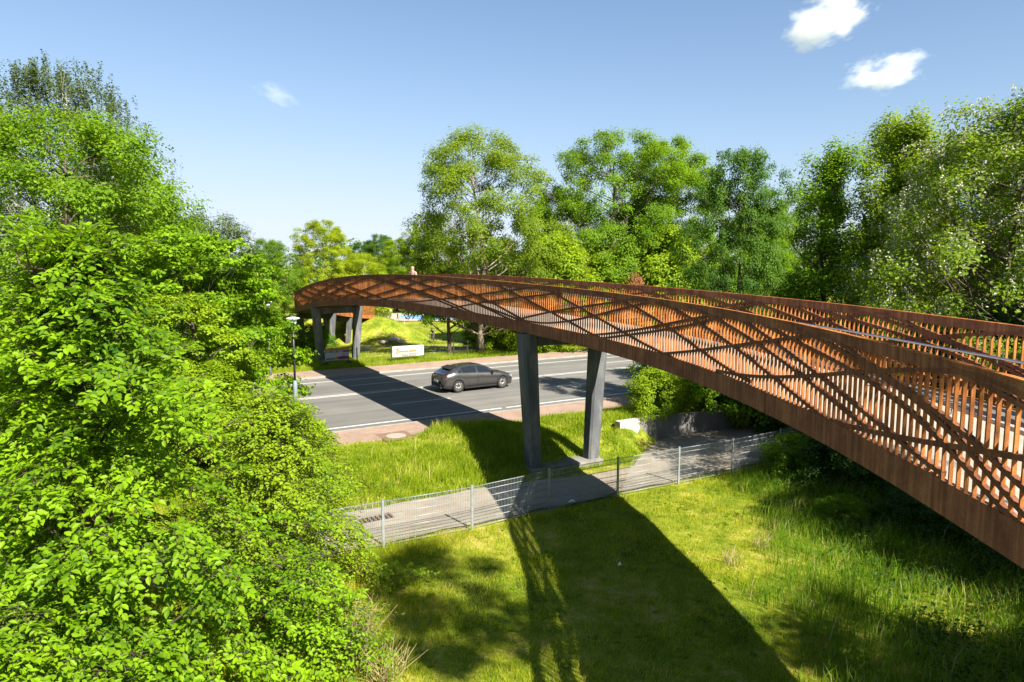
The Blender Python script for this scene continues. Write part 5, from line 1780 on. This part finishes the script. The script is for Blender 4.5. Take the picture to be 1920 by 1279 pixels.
    mb.tube([(hx, hy + .09 * s, hz + .01 * s), (hx, hy + .118 * s, hz - .028 * s), (hx, hy + .095 * s, hz - .036 * s)], [.008 * s, .014 * s, .008 * s], 6)
    e = mb.build("nose", SKIN)
    e.parent = root
    if not bald:
        mb = MB()
        mb.lathe((hx, hy - .02 * s, hz), [(.112 * s, -.03 * s), (.124 * s, .04 * s), (.105 * s, .11 * s), (.05 * s, .15 * s), (.005 * s, .158 * s)], 12)
        e = mb.build("hair", mat_flat('hair', hair, 0.6))
        e.parent = root
    return root


px_, py_, pz_ = bp(45.4, 0.95, -1.29)
person(px_, py_, pz_, 2.6, 1.76, (0.34, 0.20, 0.17), (0.10, 0.11, 0.15), "bald person in a pinkish shirt on the bridge, only head and shoulders above the rail", 'stand', bald=True)
kid_z = lambda x, y: gz(x, y) + 0.12
person(-16.2, 96.6, kid_z(-16.2, 96.6), 2.4, 1.25, (0.10, 0.11, 0.14), (0.06, 0.07, 0.10), "child in dark clothes walking on the pale playground path", 'walk')
person(-8.0, 99.0, kid_z(-8, 99), 0.6, 1.5, (0.30, 0.06, 0.07), (0.08, 0.08, 0.1), "person in a dark red top sitting at the playground table", 'sit')
person(-9.0, 98.4, kid_z(-9, 98.4), 2.2, 1.45, (0.07, 0.07, 0.09), (0.07, 0.08, 0.1), "person in black standing by the playground table", 'stand')
person(-19.6, 104, kid_z(-19.6, 104), 2.0, 1.55, (0.66, 0.66, 0.68), (0.25, 0.30, 0.42), "person in a white shirt standing beside the playground bench", 'stand')
person(-18.6, 104.5, kid_z(-18.6, 104.5), 4.0, 1.5, (0.60, 0.45, 0.40), (0.10, 0.12, 0.2), "person in a pink shirt standing beside the playground bench", 'stand')

# cyclist and bicycle on the pump track edge
cxx, cyy = -8.25, 71.0
cz0 = gz(cxx, cyy) + 0.03
broot = empty("bicycle", (cxx, cyy, cz0), "black bicycle ridden by a person beside the pump track", "bicycle", rz=2.75)
for yy_ in (-.50, .52):
    mb = MB()
    pts = [(0, yy_ + .33 * math.cos(t), .33 + .33 * math.sin(t)) for t in np.linspace(0, 2 * math.pi, 25)]
    mb.tube(pts, .028, 6, cap=False)
    for t in np.linspace(0, math.pi, 7)[:-1]:
        mb.tube([(0, yy_ - .31 * math.cos(t), .33 - .31 * math.sin(t)), (0, yy_ + .31 * math.cos(t), .33 + .31 * math.sin(t))], .004, 4)
    mb.build("wheel", M['rubber']).parent = broot
mb = MB()
for a_, b_ in (((0, -.50, .33), (0, -.02, .30)), ((0, -.02, .30), (0, -.16, .82)), ((0, -.02, .30), (0, .38, .80)), ((0, -.15, .78), (0, .38, .84)), ((0, -.50, .33), (0, -.15, .76)), ((0, .52, .33), (0, .38, .84)), ((0, .38, .84), (0, .42, 1.0))):
    mb.tube([a_, b_], .018, 6)
mb.build("frame", M['dark_metal']).parent = broot
mb = MB()
mb.tube([(-.28, .46, 1.03), (0, .42, 1.0), (.28, .46, 1.03)], .014, 6)
mb.build("handlebar", M['dark_metal']).parent = broot
mb = MB()
mb.prism([(-.07, -.30, .84), (.07, -.30, .84), (.02, -.02, .84), (-.02, -.02, .84)], [(-.07, -.30, .88), (.07, -.30, .88), (.02, -.02, .87), (-.02, -.02, .87)])
mb.build("saddle", M['rubber']).parent = broot
person(cxx, cyy, cz0, 2.75, 1.6, (0.03, 0.035, 0.04), (0.05, 0.05, 0.06), "person in black riding a bicycle beside the pump track", 'ride')

# ------------------------------------------------------------------ playground in the park
PGZ = lambda x, y: gz(x, y)
def terr_patch(name, poly_l, poly_r, mat, label, off, cols=6):
    V, n = [], len(poly_l)
    for (a_, b_) in zip(poly_l, poly_r):
        for c in range(cols):
            t = c / (cols - 1)
            x, y = a_[0] + (b_[0] - a_[0]) * t, a_[1] + (b_[1] - a_[1]) * t
            V.append((x, y, gz(x, y) + off))
    ix = np.arange(n * cols).reshape(n, cols)
    qd = np.stack([ix[:-1, :-1], ix[1:, :-1], ix[1:, 1:], ix[:-1, 1:]], -1)
    o = link(name, np_mesh(name, V, qd), mat)
    return tag(o, label, kind='structure')


terr_patch("playground_surface", [(-27 + i * 2.2, 103 - i * 0.9 - 1.6 * math.sin(i * .5)) for i in range(14)], [(-26 + i * 2.6, 114 - i * .6) for i in range(14)], M['sand'], "pale sandy playground ground in the park", 0.10, 24)
M['blue_mat'] = mat_noise('blue_rubber_floor', [(0.3, (0.10, 0.28, 0.55)), (0.7, (0.16, 0.36, 0.66))], 1.5, 0.9)
terr_patch("safety_floor", [(-17 + i * 1.0, 102.5 - i * .25 + math.sin(i * .9) * .4) for i in range(10)], [(-18 + i * 1.1, 108.5 - i * .2) for i in range(10)], M['blue_mat'], "blue rubber safety floor of the playground", 0.14, 16)
BLUE = mat_flat('blue_play_panel', (0.02, 0.08, 0.45), 0.4)
YEL = mat_flat('yellow_play_panel', (0.75, 0.42, 0.04), 0.4)
def play_tower(x, y, label, roofc):
    z = PGZ(x, y)
    root = empty("play_tower", (x, y, z), label, "play tower")
    for sx in (-1, 1):
        for sy in (-1, 1):
            mb = MB()
            mb.box((x + sx * .7, y + sy * .7, z + 1.3), (.12, .12, 2.7))
            mb.build("post", BLUE, root)
    mb = MB()
    mb.box((x, y, z + 1.1), (1.5, 1.5, .1))
    mb.build("platform", M['dark_metal'], root)
    mb = MB()
    mb.prism([(x - .95, y - .95, z + 2.6), (x + .95, y - .95, z + 2.6), (x + .95, y + .95, z + 2.6), (x - .95, y + .95, z + 2.6)], [(x - .1, y - .1, z + 3.4), (x + .1, y - .1, z + 3.4), (x + .1, y + .1, z + 3.4), (x - .1, y + .1, z + 3.4)])
    mb.build("roof", roofc, root)
    for sx, sy, w, d_ in ((0, -.72, 1.3, .05), (.72, 0, .05, 1.3)):
        mb = MB()
        mb.box((x + sx, y + sy, z + 1.55), (w, d_, .75))
        mb.build("side_panel", YEL if sx == 0 else BLUE, root)
    mb = MB()
    mb.tube([(x - .8, y - .2, z + 1.2), (x - 1.6, y - .4, z + .8), (x - 2.4, y - .6, z + .3), (x - 2.9, y - .7, z + .2)], .24, 8)
    mb.build("slide", BLUE, root)


play_tower(-10.6, 104.0, "play tower with yellow roof and blue posts behind the sapling", YEL)
play_tower(-4.8, 100.5, "blue play tower with slide at the right side of the playground", BLUE)
play_tower(-7.6, 107.0, "play tower with yellow panels in the middle of the playground", YEL)
tx, ty = -7.2, 98.2
tz = PGZ(tx, ty) + .03
root = empty("picnic_table", (tx, ty, tz), "grey table with benches on the playground sand", "table")
for o_, w, zz, nm in ((0, .8, .74, "tabletop"), (-.75, .3, .44, "bench_seat"), (.75, .3, .44, "bench_seat")):
    mb = MB()
    mb.box((tx, ty + o_, tz + zz), (1.9, w, .05))
    mb.build(nm, M['bark_light'], root)
for o_ in (-.7, .7):
    mb = MB()
    mb.box((tx + o_, ty, tz + .22), (.08, 1.7, .06))
    mb.box((tx + o_, ty - .2, tz + .36), (.08, .08, .70))
    mb.box((tx + o_, ty + .2, tz + .36), (.08, .08, .70))
    mb.build("leg_frame", M['dark_metal'], root)
bx_, by_ = -19.0, 102.0
bz_ = PGZ(bx_, by_) + .03
root = empty("park_bench", (bx_, by_, bz_), "dark park bench on the pale playground path", "bench")
mb = MB()
mb.box((bx_, by_, bz_ + .45), (1.8, .45, .05))
mb.build("seat", M['bark'], root)
mb = MB()
mb.box((bx_, by_ + .25, bz_ + .72), (1.8, .05, .35))
mb.build("backrest", M['bark'], root)
for o_ in (-.7, .7):
    mb = MB()
    mb.box((bx_ + o_, by_, bz_ + .22), (.06, .45, .44))
    mb.build("leg", M['dark_metal'], root)

# stones, log and a litter bin on the park slope
M['stone'] = mat_noise('pale_field_stone', [(0.3, (0.36, 0.29, 0.22)), (0.7, (0.58, 0.49, 0.40))], 3, 0.95, fine=(20, 0.2))
rs = np.random.default_rng(8)
for (x, y, s, lb) in [(-12.0, 69.0, .55, "largest pale boulder on the park slope"), (-12.9, 68.4, .42, "pale boulder left of the largest boulder"), (-11.2, 68.6, .38, "pale boulder right of the largest boulder"), (-13.9, 64.2, .5, "flat pale stone on the grass below the bridge end")]:
    bm = bmesh.new()
    bmesh.ops.create_icosphere(bm, subdivisions=2, radius=s)
    for v in bm.verts:
        v.co *= 1 + rs.normal() * .10
        v.co.z *= .6
    me_ = bpy.data.meshes.new("boulder")
    bm.to_mesh(me_)
    bm.free()
    o = link("boulder", me_, M['stone'])
    o.location = (x, y, gz(x, y) + s * .25)
    tag(o, lb, "boulder", "boulders on the park slope")
lx_, ly_ = -13.6, 77.0
lz_ = gz(lx_, ly_)
root = empty("tree_stump", (lx_, ly_, lz_), "short dark tree stump on the sunny park grass", "stump")
mb = MB()
mb.tube([(lx_, ly_, lz_ - .1), (lx_ + .05, ly_, lz_ + .5), (lx_ + .08, ly_, lz_ + .72)], [.26, .2, .17], 10)
mb.build("bark_stem", M['bark'], root)
mb = MB()
mb.tube([(lx_ + .3, ly_, lz_ + .1), (lx_ + .9, ly_ - .1, lz_ + .12)], [.14, .1], 8)
mb.build("branch_stub", M['bark'], root)

# orange brown dead crown behind the railing
spx, spy = 8.2, 45.5
plant("copper_bush", BUSH_B, 10.3, 58.9, "withered orange brown bush behind the inner railing", "bush", None, 'leaf_brown', 'bark', 0.62, 3.1, 1.0)

# ------------------------------------------------------------------ grass: real blades, one mass per area
def blades(name, P, h, w, lean, mat, label, seed, two=True, wind=(0.35, 0.2)):
    rng = np.random.default_rng(seed)
    n = len(P)
    a = rng.uniform(0, 2 * math.pi, n)
    S = np.stack([np.cos(a), np.sin(a), np.zeros(n)], 1)
    la = rng.uniform(0, 2 * math.pi, n)
    Ld = np.stack([np.cos(la) + wind[0], np.sin(la) + wind[1], np.zeros(n)], 1) * (lean * rng.uniform(0.2, 1.2, n))[:, None]
    hh = h[:, None]
    ww = (w * rng.uniform(0.7, 1.3, n))[:, None]
    up = np.array([0, 0, 1.0])
    if two:
        m_ = P + up * hh * 0.58 + Ld * hh * 0.30
        t_ = P + up * hh * (0.96 - 0.25 * np.linalg.norm(Ld, axis=1, keepdims=True) ** 2) + Ld * hh
        V = np.stack([P - S * ww, P + S * ww, m_ + S * ww * 0.75, m_ - S * ww * 0.75, t_], 1)
        b = np.arange(n)[:, None] * 5
        me_ = np_mesh(name, V.reshape(-1, 3), b + [0, 1, 2, 3], b + [3, 2, 4])
    else:
        V = np.stack([P - S * ww, P + S * ww, P + up * hh + Ld * hh], 1)
        b = np.arange(n)[:, None] * 3
        me_ = np_mesh(name, V.reshape(-1, 3), None, b + [0, 1, 2])
    return tag(link(name, me_, mat), label, kind='stuff')


def scatter(n, rr0, rr1, nn0, nn1, seed, keep):
    rng = np.random.default_rng(seed)
    r_ = rng.uniform(rr0, rr1, n)
    n_ = rng.uniform(nn0, nn1, n)
    x, y = r_ * RD[0] + n_ * ND[0], r_ * RD[1] + n_ * ND[1]
    k = keep(x, y, r_, n_, rng)
    x, y = x[k], y[k]
    return x, y, r_[k], n_[k], rng


def in_view(x, y, m=0.8, z=-0.5):
    return (np.abs(x) < 0.77 * y + m) & (y > 9.6)


def tallness(x, y):
    e = 4.7 + 0.24 * (y - 11) + 0.7 * wob(x, y, 1.1, 2) + 0.35 * wob(x, y, 3.1, .5)
    return ss(-0.1, 1.2, x - e)


def patch(x, y):
    return 0.5 + 0.5 * wob(x, y, 1.35, 0.7) * 0.7 + 0.35 * wob(x, y, 4.1, 1.9)


x, y, r_, n_, rg = scatter(420000, -8, 24, 2, 15.95, 1, lambda x, y, r, n, g: in_view(x, y) & (g.random(len(x)) < (0.30 + 0.55 * np.clip(patch(x, y), 0, 1)) * (1 - 0.85 * tallness(x, y))))
h = rg.uniform(0.05, 0.135, len(x)) * (0.65 + 0.8 * np.clip(patch(x, y), 0, 1)) * (1 + 1.2 * ss(-1.0, -3.4, x - (y - 11) * .05)) * (1 + 1.0 * ss(15.3, 15.85, n_))
blades("lawn_grass", np.stack([x, y, G(x, y) - 0.01], 1), h, 0.0065, 0.75, M['grass_lawn'], "short yellowish lawn grass between the fence and the viewer", 2, two=False)
x, y, r_, n_, rg = scatter(210000, -2, 30, -4, 15.9, 3, lambda x, y, r, n, g: in_view(x, y, 1.5) & (g.random(len(x)) < tallness(x, y) * (0.35 + 0.65 * np.clip(patch(x * 1.1, y), 0, 1))))
h = rg.uniform(0.26, 0.74, len(x)) * (0.55 + 0.6 * np.clip(patch(x + 5, y * 1.2), 0, 1.2))
blades("tall_grass", np.stack([x, y, G(x, y) - 0.01], 1), h, 0.0075, 0.55, M['grass_tall'], "tall wild grass below the bridge at the right", 4)
x, y, r_, n_, rg = scatter(150000, -8, 17.6, 18.85, 24.75, 5, lambda x, y, r, n, g: in_view(x, y, 1.0) & (n > np.interp(r, *PF) - 0.03) & (g.random(len(x)) < 0.35 + 0.65 * np.clip(patch(x, y * 1.3), 0, 1)))
h = rg.uniform(0.14, 0.50, len(x)) * (0.45 + 0.75 * np.clip(patch(x + 3, y + 1), 0, 1.2)) * (1 - 0.55 * ss(11.5, 15, r_)) * (1 - 0.72 * ss(21.6, 23.2, n_) * (1 - ss(9.5, 11.2, r_))) * (1 + 0.25 * ss(22.5, 24, n_) * (1 - ss(9, 13, r_)))
blades("bank_grass", np.stack([x, y, G(x, y) - 0.01], 1), h, 0.0085, 0.55, M['grass_bank'], "bright long grass on the bank between footpath and road", 6)
x, y, r_, n_, rg = scatter(70000, 15.5, 30, 21.08, 24.7, 15, lambda x, y, r, n, g: g.random(len(x)) < 0.5)
blades("bank_grass", np.stack([x, y, G(x, y) - 0.01], 1), rg.uniform(0.1, 0.35, len(x)), 0.009, 0.55, M['grass_bank'], "long grass above the retaining wall beside the road", 16)
x, y, r_, n_, rg = scatter(70000, 8, 44, 43.6, 47.3, 7, lambda x, y, r, n, g: (g.random(len(x)) < 0.4 + 0.6 * np.clip(patch(x, y), 0, 1)))
blades("verge_grass", np.stack([x, y, G(x, y) - 0.01], 1), rg.uniform(0.08, 0.30, len(x)), 0.013, 0.6, M['grass_bank'], "grass verge along the far footway under the dark fence", 8, two=False)
x, y, r_, n_, rg = scatter(60000, 8, 40, 47.3, 85, 9, lambda x, y, r, n, g: (np.abs(x) < .4 * y) & ~((r > 21.2) & (r < 27.8) & (n < 51.6)) & (g.random(len(x)) < np.clip(0.2 + 0.8 * patch(x * .5, y * .5), 0, 1)))
blades("park_grass", np.stack([x, y, G(x, y) - 0.01], 1), rg.uniform(0.06, 0.20, len(x)), 0.022, 0.7, M['grass_bank'], "short grass on the park slope", 10, two=False)
# broad-leaved weeds dotted over the lawn
x, y, r_, n_, rg = scatter(2600, -6, 20, 3, 15.8, 21, lambda x, y, r, n, g: in_view(x, y) & (wob(x, y, 2.2, 3.1) > 0.25))
k = 9
P = np.repeat(np.stack([x, y, G(x, y) + 0.01], 1), k, 0)
a = rg.uniform(0, 6.28, len(P))
D = np.stack([np.cos(a), np.sin(a), rg.uniform(0.15, 0.8, len(P))], 1)
V, Q, T = leaves(P, unit(np.array([0, 0, 1.0]) + rg.normal(size=P.shape) * .35), D, rg.uniform(0.05, 0.13, len(P)), rg.uniform(0.012, 0.03, len(P)))
tag(link("lawn_weeds", np_mesh("lawn_weeds", V, Q, T), M['leaf_mid']), "low broad leaved weeds scattered through the lawn", kind='stuff')
# ground cover in the shade under the bridge
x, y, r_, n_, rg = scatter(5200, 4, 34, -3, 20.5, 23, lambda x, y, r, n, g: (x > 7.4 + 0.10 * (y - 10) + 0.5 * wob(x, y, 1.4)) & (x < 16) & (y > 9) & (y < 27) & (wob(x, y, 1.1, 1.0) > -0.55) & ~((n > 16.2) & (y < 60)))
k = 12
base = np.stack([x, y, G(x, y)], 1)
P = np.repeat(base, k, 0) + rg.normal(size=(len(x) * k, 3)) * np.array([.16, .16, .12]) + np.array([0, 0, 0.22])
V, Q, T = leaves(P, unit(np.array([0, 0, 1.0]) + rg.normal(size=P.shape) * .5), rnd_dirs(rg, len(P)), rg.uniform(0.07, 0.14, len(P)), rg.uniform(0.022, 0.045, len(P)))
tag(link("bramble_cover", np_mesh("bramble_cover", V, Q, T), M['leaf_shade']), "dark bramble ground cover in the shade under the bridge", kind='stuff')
# seed stalks
x, y, r_, n_, rg = scatter(1500, -4, 26, 0, 24.5, 25, lambda x, y, r, n, g: in_view(x, y) & (((n < 15.9) & (tallness(x, y) > 0.4)) | ((n > 19) & (r < 14))) & (g.random(len(x)) < .55))
blades("seed_stalks", np.stack([x, y, G(x, y)], 1), rg.uniform(0.45, 0.85, len(x)), 0.0045, 0.35, M['straw'], "pale seed stalks standing above the tall grass", 26)


def straw_clump(x, y, n, hmax, spread, label, seed):
    rng = np.random.default_rng(seed)
    z = gz(x, y)
    mb = MB()
    for i in range(n):
        a = rng.uniform(0, 6.28)
        t = rng.uniform(0.1, 1) * spread
        h_ = hmax * rng.uniform(0.45, 1.0)
        bx, by = x + rng.normal() * .14, y + rng.normal() * .14
        e = (bx + math.cos(a) * t + .22 * h_, by + math.sin(a) * t, z + h_)
        m_ = (bx * .55 + e[0] * .45 - .03, by * .55 + e[1] * .45, z + h_ * .55)
        mb.tube([(bx, by, z - .02), m_, e], [.0065, .005, .002], 4, cap=False)
        if rng.random() < .45:
            mb.tube([m_, (m_[0] + rng.normal() * .12, m_[1] + rng.normal() * .1, m_[2] + .25)], [.004, .0015], 4, cap=False)
    o = mb.build("dry_grass_clump", M['straw'], fix=False)
    tag(o, label, "dry grass")


straw_clump(-2.85, 11.75, 60, 1.25, .55, "large clump of long pale dry stalks leaning right, bottom left of the lawn", 31)
straw_clump(-2.2, 11.15, 45, .85, .6, "low clump of tangled dry stalks at the very bottom edge of the lawn", 32)
straw_clump(5.35, 15.9, 22, .55, .25, "short dry stalk tuft where the sunny strip meets the tall grass", 33)
straw_clump(6.4, 16.9, 18, .5, .2, "thin dry stalk tuft in the shaded tall grass", 34)
straw_clump(-3.0, 13.2, 14, .6, .3, "few dry stalks beside the yellow green shrub", 35)


# ------------------------------------------------------------------ clouds: real volumes far beyond everything else
def cloud(px, py, w_px, h_px, tilt, label, seed, dens, dist=1700.0):
    F = 1280.0
    th = math.radians(6.22)
    u, v = (px - 960) / F, (py - 639.5) / F
    d = Vector((u, math.cos(th) - v * math.sin(th), -math.sin(th) - v * math.cos(th)))
    c = Vector((0, 0, CAMH)) + d * dist
    bm = bmesh.new()
    bmesh.ops.create_icosphere(bm, subdivisions=3, radius=1.0)
    me_ = bpy.data.meshes.new("cloud")
    bm.to_mesh(me_)
    bm.free()
    o = bpy.data.objects.new("cloud", me_)
    COL.objects.link(o)
    o.location = c
    sx, sz_ = w_px / 2 / F * dist, h_px / 2 / F * dist
    o.scale = (sx, sx * .7, sz_)
    o.rotation_euler = (0, tilt, -math.atan2(d.x, d.y))
    m = bpy.data.materials.new("cloud_vapour")
    m.use_nodes = True
    nn, ll = m.node_tree.nodes, m.node_tree.links
    nn.remove(nn["Principled BSDF"])
    pv = nn.new("ShaderNodeVolumePrincipled")
    pv.inputs["Color"].default_value = (0.995, 0.995, 1.0, 1)
    pv.inputs["Anisotropy"].default_value = 0.0
    tc = nn.new("ShaderNodeTexCoord")
    ln = nn.new("ShaderNodeVectorMath")
    ln.operation = 'LENGTH'
    ll.new(tc.outputs["Object"], ln.inputs[0])
    mp = nn.new("ShaderNodeMapping")
    mp.inputs["Location"].default_value = (seed * 3.7, seed, seed * 1.9)
    ll.new(tc.outputs["Object"], mp.inputs[0])
    nz = noise(nn, ll, mp.outputs[0], 1.7, 6, 0.62)
    a = nn.new("ShaderNodeMath")
    a.operation = 'MULTIPLY_ADD'
    a.inputs[1].default_value = 2.4
    a.inputs[2].default_value = -0.66
    ll.new(nz, a.inputs[0])
    s = nn.new("ShaderNodeMath")
    s.operation = 'SUBTRACT'
    ll.new(a.outputs[0], s.inputs[0])
    ll.new(ln.outputs["Value"], s.inputs[1])
    mr = nn.new("ShaderNodeMapRange")
    mr.inputs["From Min"].default_value = -0.12
    mr.inputs["From Max"].default_value = 0.40
    mr.inputs["To Max"].default_value = dens
    ll.new(s.outputs[0], mr.inputs["Value"])
    ll.new(mr.outputs[0], pv.inputs["Density"])
    ll.new(pv.outputs[0], nn["Material Output"].inputs["Volume"])
    me_.materials.append(m)
    tag(o, label, "cloud")


SC.cycles.volume_step_rate = 0.3
cloud(1552, 36, 205, 112, -0.25, "larger white cloud cut close by the top edge", 1, 0.024)
cloud(1655, 140, 180, 92, -0.1, "rounded white cloud below the larger one on the right", 2.3, 0.022)
cloud(517, 176, 105, 52, 0.35, "tiny thin white cloud wisp at the left of the sky", 4.2, 0.005)
